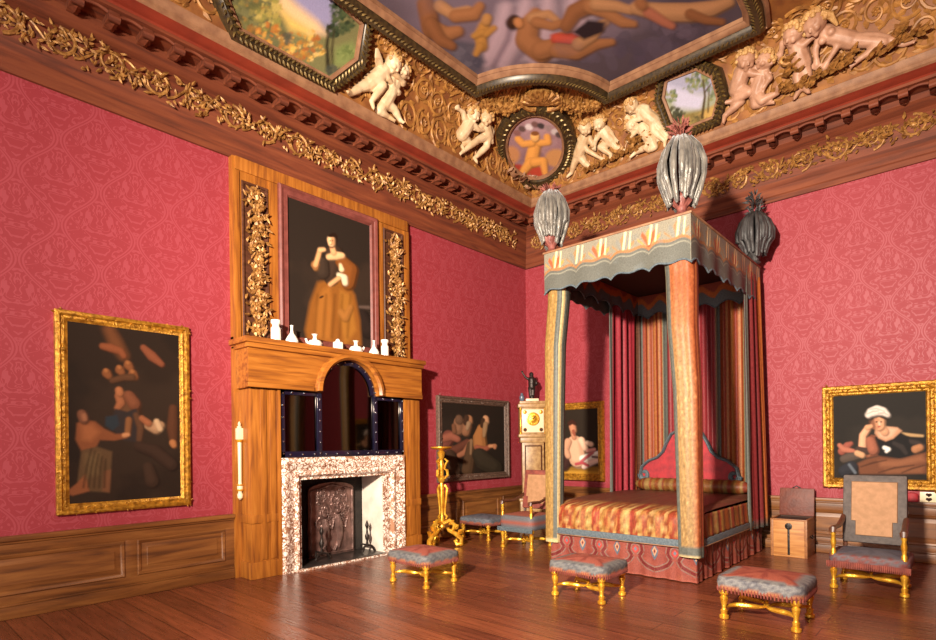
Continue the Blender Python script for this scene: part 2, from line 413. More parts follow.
# ------------------------------------------------------------------ painted canvases (pigment only)
class Canvas:
    """a flat canvas: origin o (lower left), unit axes U, V; shapes may be given as pixels of sight lines on that plane"""
    def __init__(s, o, U, V, w, h, res, base):
        s.o = Vector(o); s.U = Vector(U); s.V = Vector(V); s.w = w; s.h = h; s.n = s.U.cross(s.V)
        s.nu = max(2, int(w/res)+1); s.nv = max(2, int(h/res)+1)
        us = np.linspace(0, w, s.nu); vs = np.linspace(0, h, s.nv)
        s.X, s.Y = np.meshgrid(us, vs); s.img = np.ones((s.nv, s.nu, 3))*np.array(C(base)); s.rs = np.random.RandomState(3)
    def uv(s, px, py):
        p = hit(px, py, s.o, s.n)-s.o; return p.dot(s.U), p.dot(s.V)
    def pl(s, pts): return [s.uv(*p) for p in pts]
    def _mix(s, a, col): s.img += a[..., None]*(np.array(C(col))-s.img)
    def _alpha(s, pts, soft):
        """coverage of a polygon inside its own window of the canvas"""
        soft = soft*.55; P = np.array(pts); lo = P.min(0)-soft; hi = P.max(0)+soft
        i0 = max(0, int(lo[0]/s.w*(s.nu-1))); i1 = min(s.nu, int(hi[0]/s.w*(s.nu-1))+2); j0 = max(0, int(lo[1]/s.h*(s.nv-1))); j1 = min(s.nv, int(hi[1]/s.h*(s.nv-1))+2)
        if i1 <= i0 or j1 <= j0: return None, None
        sl = (slice(j0, j1), slice(i0, i1)); X = s.X[sl]; Y = s.Y[sl]
        n = len(P); d2 = np.full(X.shape, 1e9); ins = np.zeros(X.shape, bool)
        for i in range(n):
            x0, y0 = P[i]; x1, y1 = P[(i+1) % n]; dx, dy = x1-x0, y1-y0; L2 = dx*dx+dy*dy+1e-12
            t = np.clip(((X-x0)*dx+(Y-y0)*dy)/L2, 0, 1)
            d2 = np.minimum(d2, (X-x0-t*dx)**2+(Y-y0-t*dy)**2)
            ins ^= ((y0 > Y) != (y1 > Y)) & (X < (x1-x0)*(Y-y0)/(y1-y0+1e-12)+x0)
        d = np.sqrt(d2); d = np.where(ins, d, -d)
        return sl, np.clip(d/soft*.5+.5, 0, 1)
    def poly(s, pts, col, soft=.012, a=1.):
        sl, al = s._alpha(pts, soft)
        if sl: s.img[sl] += (al*a)[..., None]*(np.array(C(col))-s.img[sl])
    def pp(s, pts, col, soft=.012, a=1.): s.poly(s.pl(pts), col, soft, a)
    def ell(s, cx, cy, rx, ry, col, rot=0, soft=.012, a=1.):
        r = radians(rot); s.pp([(cx+rx*cos(t)*cos(r)-ry*sin(t)*sin(r), cy+rx*cos(t)*sin(r)+ry*sin(t)*cos(r)) for t in [2*pi*i/14 for i in range(14)]], col, soft, a)
    def limb(s, pts, radii, col, soft=.012, a=1.):
        """a tapered stroke through pixel points, radii in pixels"""
        A_ = np.zeros(s.X.shape)
        for (x0, y0), (x1, y1), r0, r1 in zip(pts[:-1], pts[1:], radii[:-1], radii[1:]):
            th = atan2(y1-y0, x1-x0)
            ring = [(x1+r1*cos(th+t), y1+r1*sin(th+t)) for t in [pi*(i/7-.5) for i in range(8)]]+[(x0+r0*cos(th+t), y0+r0*sin(th+t)) for t in [pi*(i/7+.5) for i in range(8)]]
            sl, al = s._alpha(s.pl(ring), soft)
            if sl: A_[sl] = np.maximum(A_[sl], al)
        s._mix(A_*a, col)
    def form(s, pts, r, col, soft=.016, a=1.):
        """a painted limb or fold, modelled with a deeper and a paler tone of its pigment"""
        c = np.array(C(col)); m_ = sum(r)/len(r)
        s.limb([(x+.28*m_, y+.22*m_) for x, y in pts], [q*1.08 for q in r], tuple(c*.38), soft*1.5, a*.85)
        s.limb(pts, r, tuple(c*.9), soft*1.1, a)
        s.limb([(x-.2*m_, y-.24*m_) for x, y in pts], [q*.6 for q in r], tuple(np.minimum(c*1.45, .95)), soft*2.4, a*.6)
    def dabs(s, cx, cy, rx, ry, n, cols, size, seed=1, a=.85, asp=.6):
        r_ = random.Random(seed)
        for _ in range(n):
            t = r_.uniform(0, 2*pi); q = sqrt(r_.random()); k = size*r_.uniform(.5, 1.4)
            s.ell(cx+rx*q*cos(t), cy+ry*q*sin(t), k, k*asp, r_.choice(cols), r_.uniform(0, 180), .014, a)
    def cloud(s, col, scale, thr, a=.6, seed=1):
        rs = np.random.RandomState(seed); f = np.zeros(s.X.shape)
        for o in range(5):
            k = 2**o; gx, gy = max(2, int(s.w/scale*k)+2), max(2, int(s.h/scale*k)+2); g = rs.rand(gy, gx)
            xi = s.X/s.w*(gx-1.001); yi = s.Y/s.h*(gy-1.001); x0 = xi.astype(int); y0 = yi.astype(int); fx = xi-x0; fy = yi-y0
            fx = fx*fx*(3-2*fx); fy = fy*fy*(3-2*fy)
            f += (g[y0, x0]*(1-fx)*(1-fy)+g[y0, x0+1]*fx*(1-fy)+g[y0+1, x0]*(1-fx)*fy+g[y0+1, x0+1]*fx*fy)/k
        f = (f-f.min())/(f.max()-f.min()); s._mix(np.clip((f-thr)*5, 0, 1)*a, col)
    def mesh(s, name, m, parent, keep=None, bow=None):
        me = bpy.data.meshes.new(name); off = ORG.get(parent.name, Vector((0, 0, 0))) if parent else Vector((0, 0, 0))
        P = np.array(s.o-off)+s.X[..., None]*np.array(s.U)+s.Y[..., None]*np.array(s.V)
        if bow is not None: P = P+bow(s.X, s.Y)[..., None]*np.array(s.n)
        idx = np.arange(s.nu*s.nv).reshape(s.nv, s.nu)
        q = np.stack([idx[:-1, :-1], idx[:-1, 1:], idx[1:, 1:], idx[1:, :-1]], -1).reshape(-1, 4)
        if keep is not None:
            cx = (s.X[:-1, :-1]+s.X[1:, 1:])/2; cy = (s.Y[:-1, :-1]+s.Y[1:, 1:])/2; q = q[keep(cx, cy).ravel()]
        me.from_pydata(P.reshape(-1, 3).tolist(), [], q.tolist())
        a = me.color_attributes.new('Col', 'FLOAT_COLOR', 'POINT')
        arr = np.ones((s.nu*s.nv, 4), np.float32); arr[:, :3] = s.img.reshape(-1, 3); a.data.foreach_set('color', arr.ravel())
        if keep is not None:
            bm = bmesh.new(); bm.from_mesh(me); bmesh.ops.delete(bm, geom=[v for v in bm.verts if not v.link_faces], context='VERTS'); bm.to_mesh(me); bm.free()
        me.materials.append(m); o = bpy.data.objects.new(name, me); finish(o, parent); ORG[o.name] = off; return o
def in_poly(poly):
    P = np.array(poly)
    def f(X, Y):
        ins = np.zeros(X.shape, bool)
        for i in range(len(P)):
            x0, y0 = P[i]; x1, y1 = P[(i+1) % len(P)]
            ins ^= ((y0 > Y) != (y1 > Y)) & (X < (x1-x0)*(Y-y0)/(y1-y0+1e-12)+x0)
        return ins
    return f

# ------------------------------------------------------------------ carved foliage
def scroll(mb, c, r, turns, phase, sgn, fr, rad=.02, leaves=True, rn=rnd):
    """one spiral rinceau with leaves. fr(u,v,w) -> point, c centre"""
    pts = []; rr = []; n = int(20*turns)
    for i in range(n+1):
        t = i/n; a = phase+sgn*2*pi*turns*t; q = r*(1-.85*t)
        pts.append(fr(c[0]+q*cos(a), c[1]+q*sin(a), rad*.5)); rr.append(rad*(1-.55*t))
    mb.tube(pts, rr, 6)
    mb.ball(fr(c[0], c[1], rad*.6), r*.2, 8)
    if leaves:
        for i in range(2, n-2, 2):
            t = i/n; a = phase+sgn*2*pi*turns*t; q = r*(1-.85*t)
            o = Vector(fr(c[0]+q*cos(a), c[1]+q*sin(a), rad*.4)); o2 = Vector(fr(c[0]+(q+.05)*cos(a+sgn*.5), c[1]+(q+.05)*sin(a+sgn*.5), rad*.5))
            nn = Vector(fr(c[0]+q*cos(a), c[1]+q*sin(a), rad*2))-o
            mb.leaf(o, o2-o, nn, r*.42, r*.24, r*.14)
def flower(mb, c, r, fr, k=6, w=.02, ph=0.):
    o = Vector(fr(c[0], c[1], w)); nn = Vector(fr(c[0], c[1], w+.05))-o
    for i in range(k):
        a = ph+2*pi*i/k; d = Vector(fr(c[0]+.05*cos(a), c[1]+.05*sin(a), w+.012))-o
        mb.leaf(o, d, nn, r, r*.85, r*.35)
    mb.ball(o+nn.normalized()*r*.12, r*.26, 7)
def leafmass(mb, pts, fr, L, rn, spread=.6, n=3, w=.02):
    """clusters of leaves along uv points"""
    for i, (u, v) in enumerate(pts):
        for _ in range(n):
            a = rn.uniform(0, 2*pi); ww = w+rn.uniform(0, L*.35); du, dv = rn.uniform(-spread, spread)*L, rn.uniform(-spread, spread)*L
            o = Vector(fr(u+du, v+dv, ww)); nn = Vector(fr(u+du, v+dv, ww+.05))-o
            d = Vector(fr(u+du+.05*cos(a), v+dv+.05*sin(a), ww+rn.uniform(0, .03)))-o
            mb.leaf(o, d, nn, L*rn.uniform(.7, 1.3), L*rn.uniform(.4, .6), L*.3)
def frame_sweep(mb, u0, u1, v0, v1, prof):
    """mitred rectangular moulding; prof (inset a, height w)"""
    cs = [(u0, v0, 1, 1), (u1, v0, -1, 1), (u1, v1, -1, -1), (u0, v1, 1, -1)]
    n = len(prof); vs = []; fs = []
    for (u, v, su, sv) in cs:
        for a, w in prof: vs.append((u+su*a, v+sv*a, w))
    for c in range(4):
        c2 = (c+1) % 4
        for i in range(n-1): fs.append((c*n+i, c*n+i+1, c2*n+i+1, c2*n+i))
    mb.add(vs, fs)

# ================================================================== ROOM SHELL
XR, YF, ZT = 9.6, -12.2, 7.1
mb = MB().box(-.6, XR+.1, YF-.1, .1, -.12, 0)
o = struct(build('floor', mb, MT['floor'], smooth=False))
def uv_wall(o, ax):
    me = o.data; uvl = me.uv_layers.new(name='UVMap')
    for lp in me.loops:
        co = me.vertices[lp.vertex_index].co; uvl.data[lp.index].uv = (co[ax], co[2])
FBY0, FBY1, FBZ = -5.2, -3.89, 1.146          # fireplace opening in the left wall
mb = MB(); T = -.12
mb.box(T, 0, YF, FBY0, 0, ZT); mb.box(T, 0, FBY1, 0, 0, ZT); mb.box(T, 0, FBY0, FBY1, FBZ, ZT)
o = struct(build('wall_left', mb, MT['damask'], smooth=False)); uv_wall(o, 1)
o = struct(build('wall_back', MB().box(-.12, XR+.1, 0, .12, 0, ZT), MT['damask'], smooth=False)); uv_wall(o, 0)
o = struct(build('wall_right', MB().box(XR, XR+.12, YF, 0, 0, ZT), MT['damask'], smooth=False)); uv_wall(o, 1)
# window wall behind the viewer
WX = [(1.0, 2.6), (3.9, 5.5), (6.8, 8.4)]; WZ0, WZ1 = .9, 4.6
mb = MB(); xs = 0
for a, b in WX: mb.box(xs, a, YF-.12, YF, 0, ZT); mb.box(a, b, YF-.12, YF, 0, WZ0); mb.box(a, b, YF-.12, YF, WZ1, ZT); xs = b
mb.box(xs, XR, YF-.12, YF, 0, ZT)
o = struct(build('wall_front', mb, MT['damask'], smooth=False)); uv_wall(o, 0)
for i, (a, b) in enumerate(WX):
    f = MB()
    f.box(a-.08, a+.05, YF-.06, YF+.05, WZ0-.08, WZ1+.08); f.box(b-.05, b+.08, YF-.06, YF+.05, WZ0-.08, WZ1+.08)
    f.box(a, b, YF-.06, YF+.05, WZ0-.08, WZ0+.05); f.box(a, b, YF-.06, YF+.05, WZ1-.05, WZ1+.08)
    for k in range(1, 4): f.box(a+(b-a)*k/4-.015, a+(b-a)*k/4+.015, YF-.05, YF-.01, WZ0, WZ1)
    for k in range(1, 7): f.box(a, b, YF-.05, YF-.01, WZ0+(WZ1-WZ0)*k/7-.015, WZ0+(WZ1-WZ0)*k/7+.015)
    struct(build('window_%d' % (i+1), f, MT['oak'], smooth=False))

# ---- panelled wainscot
def wainscot(name, M, m, u0, u1, stiles, h=.77):
    mb = MB(M)
    mb.box(u0, u1, 0, h-.07, 0, .02)
    mb.box(u0, u1, 0, .115, 0, .055, .012); mb.box(u0, u1, .115, .135, 0, .045, .008)
    mb.box(u0, u1, .135, .215, 0, .034, .004); mb.box(u0, u1, h-.17, h-.07, 0, .034, .004)
    mb.box(u0, u1, h-.075, h-.045, 0, .05, .008); mb.box(u0, u1, h-.05, h, 0, .075, .014)
    edges = [u0]+list(stiles)+[u1]; sw = .11
    for st in stiles: mb.box(st-sw/2, st+sw/2, .21, h-.165, 0, .034, .004)
    for a, b in zip(edges[:-1], edges[1:]):
        a2 = a+(sw/2 if a in stiles else .05); b2 = b-(sw/2 if b in stiles else .05)
        if b2-a2 < .15: continue
        p0, p1 = .215, h-.17
        frame_sweep(mb, a2, b2, p0, p1, [(0, .034), (.012, .046), (.03, .04), (.045, .022), (.09, .03), (.1, .036)])
        mb.add([(a2+.1, p0+.1, .036), (b2-.1, p0+.1, .036), (b2-.1, p1-.1, .036), (a2+.1, p1-.1, .036)], [(0, 1, 2, 3)])
    return struct(build(name, mb, m))
wainscot('trim_1', MA(), MT['dadoA'], YF, -5.93, [-10.2, -8.6, -7.02, -5.98])
wainscot('trim_2', MA(), MT['dadoA'], -3.17, 0, [-2.0, -.9])
wainscot('trim_3', MBk(), MT['dadoB'], .07, XR, [1.2, 2.6, 4.0, 5.55, 7.1, 8.5])

# ---- great cornice
PROF = [(0, 5.08), (.035, 5.08), (.035, 5.15), (.05, 5.165), (.05, 5.27), (.075, 5.30), (.095, 5.335), (.06, 5.35),
        (.075, 5.40), (.105, 5.47), (.12, 5.55), (.11, 5.63), (.085, 5.70), (.07, 5.73), (.11, 5.745), (.15, 5.775), (.19, 5.80), (.19, 5.875), (.46, 5.88), (.46, 5.915)]
PROF2 = [(.46, 5.915), (.48, 5.93), (.515, 5.935), (.55, 5.95), (.60, 5.968)]
PROF3 = [(.60, 5.968), (.625, 5.985), (.625, 6.02), (.64, 6.035), (.655, 6.07), (.665, 6.10), (.64, 6.112)]
def run_cornice(name, prof, side, m):
    mb = MB()
    if side == 'A': rows = [[(p, YF, z) for p, z in prof], [(p, -p, z) for p, z in prof]]
    else: rows = [[(p, -p, z) for p, z in prof], [(XR, -p, z) for p, z in prof]]
    mb.loft(rows)
    return mb
n = 4
CORN = {}
for side, m in (('A', MT['cornA']), ('B', MT['cornB'])):
    c = struct(build('trim_%d' % n, run_cornice('c', PROF, side, m), m, angle=25)); n += 1; CORN[side] = c
    r = build('corona', run_cornice('c', PROF2, side, m), MT['red'], c, angle=25)
    r = build('gilt_fillet', run_cornice('c', PROF3, side, m), MT['fillet'], c, angle=25)
# modillion brackets under the corona, one mesh copied along each wall
def modillion(M):
    mb = MB(M)
    mb.box(-.05, .05, 5.80, 5.878, .19, .42, .014)
    mb.lathe([(.012, -.052), (.036, -.05), (.036, .05), (.012, .052)], n=10, M=Matrix.Translation((0, 5.818, .40)) @ Matrix.Rotation(pi/2, 4, 'Y'))
    mb.leaf((0, 5.79, .22), (0, -.1, 1), (0, -1, 0), .2, .1, .03)
    # little arch to the next bracket
    pts = [(.05+.2*(i/8), 5.855+.02*sin(pi*i/8), .40) for i in range(9)]
    mb.tube(pts, .018, 6)
    return mb
base = None
for i in range(40):
    y = -.62-.3*i
    if y < YF+.2: break
    if base is None:
        mbq = modillion(MA()); base = build('modillion', mbq, MT['cornA'], CORN['A']); base.location.y = y
    else:
        q = base.copy(); COL.objects.link(q); q.location.y = y
base = None
for i in range(30):
    x = .45+.3*i
    if x > XR-.2: break
    if base is None:
        base = build('modillion', modillion(MBk()), MT['cornB'], CORN['B']); base.location.x = x
    else:
        q = base.copy(); COL.objects.link(q); q.location.x = x
# gilded foliage of the frieze
def frieze_w(v):
    zz = [5.35, 5.40, 5.47, 5.55, 5.63, 5.70]; ww = [.06, .075, .105, .12, .11, .085]
    return float(np.interp(v, zz, ww))
def frieze(side, u0, u1, seed):
    rn = random.Random(seed); mb = MB(MA() if side == 'A' else MBk())
    fr = lambda u, v, w: (u, v, frieze_w(v)+w)
    u = u0; k = 0
    while u < u1-.3:
        r = .14*rn.uniform(.9, 1.1); sg = 1 if k % 2 else -1
        scroll(mb, (u, 5.53), r, 1.6, pi*.5*sg+pi, sg, fr, .02, True, rn)
        flower(mb, (u, 5.53), .045, fr)
        pts = [(u+.05+rn.uniform(0, .36), 5.53+rn.uniform(-.12, .12)) for _ in range(13)]
        leafmass(mb, pts, fr, .075, rn, .5, 3, .012)
        mb.tube([fr(u+.12+.28*i/8, 5.53+sg*.1*cos(pi*i/8), .012) for i in range(9)], .014, 6)
        u += .42; k += 1
    return mb
build('carved_foliage', frieze('A', -11.8, -.2, 5), MT['goldp'], CORN['A'], normals=False)
build('carved_foliage', frieze('B', .35, 9.4, 6), MT['goldp'], CORN['B'], normals=False)

# ---- ceiling, cove and great frame
ZC = 6.95
P0, Pm, P1 = Vector((1.1, -2.67)), at_z(540, 77, 6.95).xy, Vector((2.47, -1.2))
def circ3(a, b, c):
    d = 2*(a.x*(b.y-c.y)+b.x*(c.y-a.y)+c.x*(a.y-b.y))
    ux = (a.length_squared*(b.y-c.y)+b.length_squared*(c.y-a.y)+c.length_squared*(a.y-b.y))/d
    uy = (a.length_squared*(c.x-b.x)+b.length_squared*(a.x-c.x)+c.length_squared*(b.x-a.x))/d
    o = Vector((ux, uy)); return o, (a-o).length
Oc, Rc = circ3(P0, Pm, P1)
a0 = atan2(P0.y-Oc.y, P0.x-Oc.x); am = atan2(Pm.y-Oc.y, Pm.x-Oc.x); a1 = atan2(P1.y-Oc.y, P1.x-Oc.x)
while am < a0: am += 2*pi
while a1 < a0: a1 += 2*pi
if not (a0 < am < a1): a1 -= 2*pi
def arc(t): a = a0+(a1-a0)*t; return Vector((Oc.x+Rc*cos(a), Oc.y+Rc*sin(a)))
def Scove(side, s, t):
    if side == 'A':
        b = Vector((.65, s)); tp = Vector((1.1, s)) if s < -2.67 else arc(.5*(s+2.67)/2.02)
    else:
        b = Vector((s, -.65)); tp = Vector((s, -1.2)) if s > 2.47 else arc(.5+.5*(s-.65)/1.82)
    th = t*pi/2; q = b.lerp(tp, 1-cos(th)); return Vector((q.x, q.y, 6.11+(ZC-6.11)*sin(th)))
def Ncove(side, s, t):
    e = .01; t0 = min(max(t, .01), .97)
    lim = -.65 if side == 'A' else 1e9
    ds = Scove(side, min(s+e, lim), t0)-Scove(side, s-e if side == 'A' else max(s-e, .65), t0); dt = Scove(side, s, t0+.02)-Scove(side, s, t0-.0)
    return ds.cross(dt).normalized()
def cove_fr(side): return lambda u, v, w: Scove(side, u, max(0, min(v, 1)))+Ncove(side, u, v)*w
# lookup of the cove under a line of sight
_tab = []
for side, rng in (('A', np.arange(-8.6, -.66, .03)), ('B', np.arange(.66, 8.6, .03))):
    for s_ in rng:
        for t_ in np.linspace(0, 1, 41): _tab.append((side, float(s_), float(t_), *project(Scove(side, float(s_), float(t_)))))
_xy = np.array([(q[3], q[4]) for q in _tab])
def cove_at(px, py):
    i = int(np.argmin((_xy[:, 0]-px)**2+(_xy[:, 1]-py)**2)); side, s_, t_ = _tab[i][:3]
    S0 = Scove(side, s_, t_); n0 = Ncove(side, s_, t_); return hit(px, py, S0, n0), n0, side, s_, t_

mb = MB()
mb.box(-.12, XR+.1, YF-.1, .12, ZT, ZT+.1)
CEIL = struct(build('ceiling', mb, MT['cove'], smooth=False))
mb = MB()
for side, ss in (('A', list(np.linspace(YF, -2.7, 30))+list(np.linspace(-2.66, -.65, 24))), ('B', list(np.linspace(.65, 2.46, 24))+list(np.linspace(2.5, XR, 20)))):
    mb.loft([[Scove(side, float(q), t/14) for t in range(15)] for q in ss])
mb.add([(4.8, -1.2, ZC), (XR, -1.2, ZC), (XR, YF, ZC), (4.8, YF, ZC)], [(0, 1, 2, 3)])
build('cove', mb, MT['cove'], CEIL, angle=50)
# arabesque of scrolls on the cove
def arabesque(side, u0, u1, seed, skip):
    rn = random.Random(seed); mb = MB(); fr = cove_fr(side); k = 0; u = u0
    while u < u1:
        for j, v in enumerate((.17, .5, .83)):
            uu = u+(.17 if j == 1 else 0)+rn.uniform(-.02, .02); vv = v+rn.uniform(-.02, .02)
            if any(a < uu < b for a, b in skip): continue
            sg = 1 if (k+j) % 2 else -1; ph = rn.uniform(0, 6.3); r = .175*rn.uniform(.85, 1.1); pts = []; rr = []
            for i in range(31):
                t = i/30; a = ph+sg*2*pi*1.7*t; q = r*(1-.86*t); pts.append(fr(uu+q*cos(a), vv+q*sin(a), .008)); rr.append(.024*(1-.5*t))
            mb.tube(pts, rr, 6); flower(mb, (uu, vv), .05, fr, 6, .012, ph)
            for i in range(1, 16, 2):
                t = i/20; a = ph+sg*2*pi*1.7*t; q = r*(1-.86*t); o_ = Vector(fr(uu+q*cos(a), vv+q*sin(a), .004)); d_ = Vector(fr(uu+(q+.06)*cos(a+sg*.75), vv+(q+.06)*sin(a+sg*.75), .004))
                mb.leaf(o_, d_-o_, Vector(fr(uu+q*cos(a), vv+q*sin(a), .06))-o_, .125, .075, .024)
        u += .31; k += 1
    return mb
build('arabesque', arabesque('A', -8.6, -.8, 21, [(-6.3, -4.6)]), MT['arab'], CEIL, normals=False)
build('arabesque', arabesque('B', .8, 9.0, 22, [(3.25, 4.1)]), MT['arab'], CEIL, normals=False)
fl = MB(); rn = random.Random(4); frf = lambda u, v, w: (u, v, ZC-w)
for i in range(26):
    uu, vv = rn.uniform(5.0, 9), rn.uniform(-3.6, -1.35)
    scroll(fl, (uu, vv), .2, 1.5, rn.uniform(0, 6), rn.choice((-1, 1)), frf, .02, True, rn)
build('arabesque', fl, MT['arab'], CEIL, normals=False)

# the great moulded frame round the ceiling painting
EC = at_z(763.3, 1, ZC)
path = [(1.1, -9.0), (1.1, -7), (1.1, -5), (1.1, -3.6)]+[tuple(arc(i/24)) for i in range(25)]+[(3.2, -1.2), (4.0, -1.2), (4.80, -1.19), (EC.x, EC.y), (EC.x+.15, EC.y-4)]
path = [Vector(p) for p in path]
def offset_path(path, d):
    out = []
    for i, p in enumerate(path):
        t0 = (p-path[i-1]).normalized() if i else (path[1]-p).normalized()
        t1 = (path[i+1]-p).normalized() if i < len(path)-1 else t0
        n0 = Vector((t0.y, -t0.x)); n1 = Vector((t1.y, -t1.x)); nn = (n0+n1); nn = nn/max(nn.length_squared, .6)*2 if nn.length > .2 else n0
        nn = nn.normalized()/max(.45, (n0+n1).normalized().dot(n0))
        out.append(p+nn*d)
    return out
def sweep_path(mb, path, prof):
    offs = {a: offset_path(path, a) for a, _ in prof}
    mb.loft([[(*offs[a][i], ZC-w) for a, w in prof] for i in range(len(path))])
FR = thing('ceiling_picture_frame', 'great dark moulded ceiling frame with gilt leaf ribs and a curved notch over the corner', 'picture frame', (3, -3, ZC))
mb = MB(); sweep_path(mb, path, [(-.06, -.05), (-.06, .05), (-.02, .07), (.0, .05)])
build('outer_fillet', mb, MT['fillet'], FR)
mb = MB(); sweep_path(mb, path, [(.0, .05), (.015, .11), (.06, .155), (.11, .15), (.15, .11), (.165, .06)])
build('leaf_moulding', mb, MT['black'], FR)
mb = MB(); sweep_path(mb, path, [(.165, .06), (.175, .07), (.19, .065), (.235, .02), (.245, .02), (.245, -.05)])
build('inner_band', mb, MT['fillet'], FR)
mb = MB(); cen = offset_path(path, .085)
for i in range(len(cen)-1):
    a, b = cen[i], cen[i+1]; L = (b-a).length; k = max(1, round(L/.06)); d = (b-a).normalized()
    for j in range(k):
        p = a.lerp(b, (j+.5)/k); q = Vector((d.y, -d.x))
        for sg in (-1, 1):
            st = Vector((p.x+q.x*sg*.005, p.y+q.y*sg*.005, ZC-.15)); mb.leaf(st, (q.x*sg+d.x*.8, q.y*sg+d.y*.8, .35), (0, 0, -1), .085, .035, .018)
build('gilt_leaves', mb, MT['bronze'], FR, normals=False)

# ceiling painting: clouds, draperies and floating figures
CP = thing('ceiling_painting', 'ceiling painting of floating figures and lilac draperies on grey clouds', 'painting', (3, -3, 6.985))
cv = Canvas((1.2, -7.6, 6.985), (0, 1, 0), (1, 0, 0), 6.5, 4.1, .02, '#544850')
cv.cloud('#7a6a78', 2.2, .5, .7, 4); cv.cloud('#433a48', 1.4, .55, .6, 9)
fl_, fl2, fl3 = '#92623f', '#7f5234', '#a37752'
def fg(pts, rad, c=fl_): cv.form(pts, rad, c, .035)
# draperies and cloud banks
cv.pp([(498, 6), (545, 0), (590, 4), (597, 26), (584, 50), (556, 60), (520, 62), (486, 72), (480, 58), (494, 34)], '#968690', .1)
for p_ in ([(506, 8), (500, 34), (488, 60)], [(526, 4), (518, 34), (502, 62)], [(548, 2), (546, 30), (536, 58)], [(572, 2), (580, 26), (566, 52)]): cv.form(p_, [5, 8, 7], '#aa929c', .08, .9)
for p_ in ([(515, 8), (508, 40), (494, 66)], [(538, 6), (530, 44), (516, 62)], [(560, 4), (562, 30), (552, 54)]): cv.limb(p_, [1.5, 2.4, 2], '#6e5a68', .08, .8)
cv.pp([(452, 40), (478, 44), (486, 62), (474, 76), (456, 62)], '#55505c', .08); cv.dabs(466, 58, 12, 10, 24, ['#4a4654', '#66606c', '#5a5460'], 5, 3, .7)
cv.dabs(640, 52, 60, 12, 40, ['#4c4350', '#5e5260', '#544858'], 9, 6, .5); cv.dabs(690, 28, 40, 8, 20, ['#564a56', '#665866'], 8, 7, .5)
# seated man at left with his back turned, and a small child
fg([(425, 4), (428, 16), (430, 30)], [8, 9, 8], fl2); fg([(432, 28), (446, 34), (458, 31)], [8, 7, 5]); fg([(430, 24), (440, 40), (452, 46)], [7, 6, 4], fl2); fg([(440, 6), (452, 14), (468, 10)], [6, 5, 4], fl3); fg([(455, 16), (474, 14), (480, 6)], [6, 6, 4])
fg([(484, 26), (480, 36), (482, 46)], [5, 6, 5], '#a8783c'); cv.form([(487, 18), (486, 21)], [4.4, 4.4], '#a87a48', .03); fg([(482, 32), (474, 36)], [3, 2.4], '#a8783c'); fg([(486, 34), (494, 28)], [3, 2.4], '#a8783c'); fg([(480, 46), (476, 54)], [3.6, 2.4], '#a8783c')
# floating nude at centre, head to the left, red cloth and stretched legs
fg([(536, 14), (528, 26), (526, 40), (540, 52)], [6, 10, 11, 10]); fg([(540, 50), (556, 46), (562, 38)], [9, 8, 6]); fg([(532, 18), (548, 14), (556, 20)], [5, 4, 3], fl3); fg([(536, 22), (552, 26), (566, 22)], [5, 4, 3])
cv.form([(514, 21), (512, 23)], [6, 6], '#3a241a', .04); cv.form([(518, 22), (519, 24)], [4.2, 4], '#b0764a', .03)
cv.pp([(551, 35), (572, 32), (592, 42), (588, 50), (568, 57), (553, 48)], '#9a3a2c', .06); cv.form([(556, 38), (572, 40), (584, 46)], [4, 4, 3], '#b54a38', .05); cv.limb([(558, 46), (572, 46), (584, 50)], [1.5, 1.6, 1], '#6a241e', .05)
fg([(556, 50), (576, 52), (596, 44), (612, 42)], [7, 7, 5, 3]); fg([(578, 44), (592, 36), (602, 24), (606, 22)], [6, 5, 4, 3], fl3)
cv.pp([(572, 32), (588, 20), (606, 22), (604, 32), (584, 40)], '#2c2024', .06)
# figures along the upper edge
fg([(566, 26), (574, 12), (590, 4)], [6, 8, 8], fl2); fg([(590, 6), (606, 12), (622, 22), (634, 24)], [7, 6, 5, 3]); fg([(596, 4), (616, 6), (630, 10)], [6, 5, 4], fl3)
fg([(636, 8), (662, 12), (690, 12), (712, 8), (730, 2)], [6, 9, 9, 7, 4], fl3); fg([(648, 12), (664, 22), (672, 26)], [5, 4, 3], '#9a5e48'); fg([(690, 14), (706, 20), (722, 22)], [5, 4, 3], fl2); cv.form([(640, 3), (642, 5)], [5, 5], '#8a5a3a', .04)
cv.cloud('#6b5c68', .7, .68, .3, 14)
cv.mesh('canvas', MT['fresco'], CP)

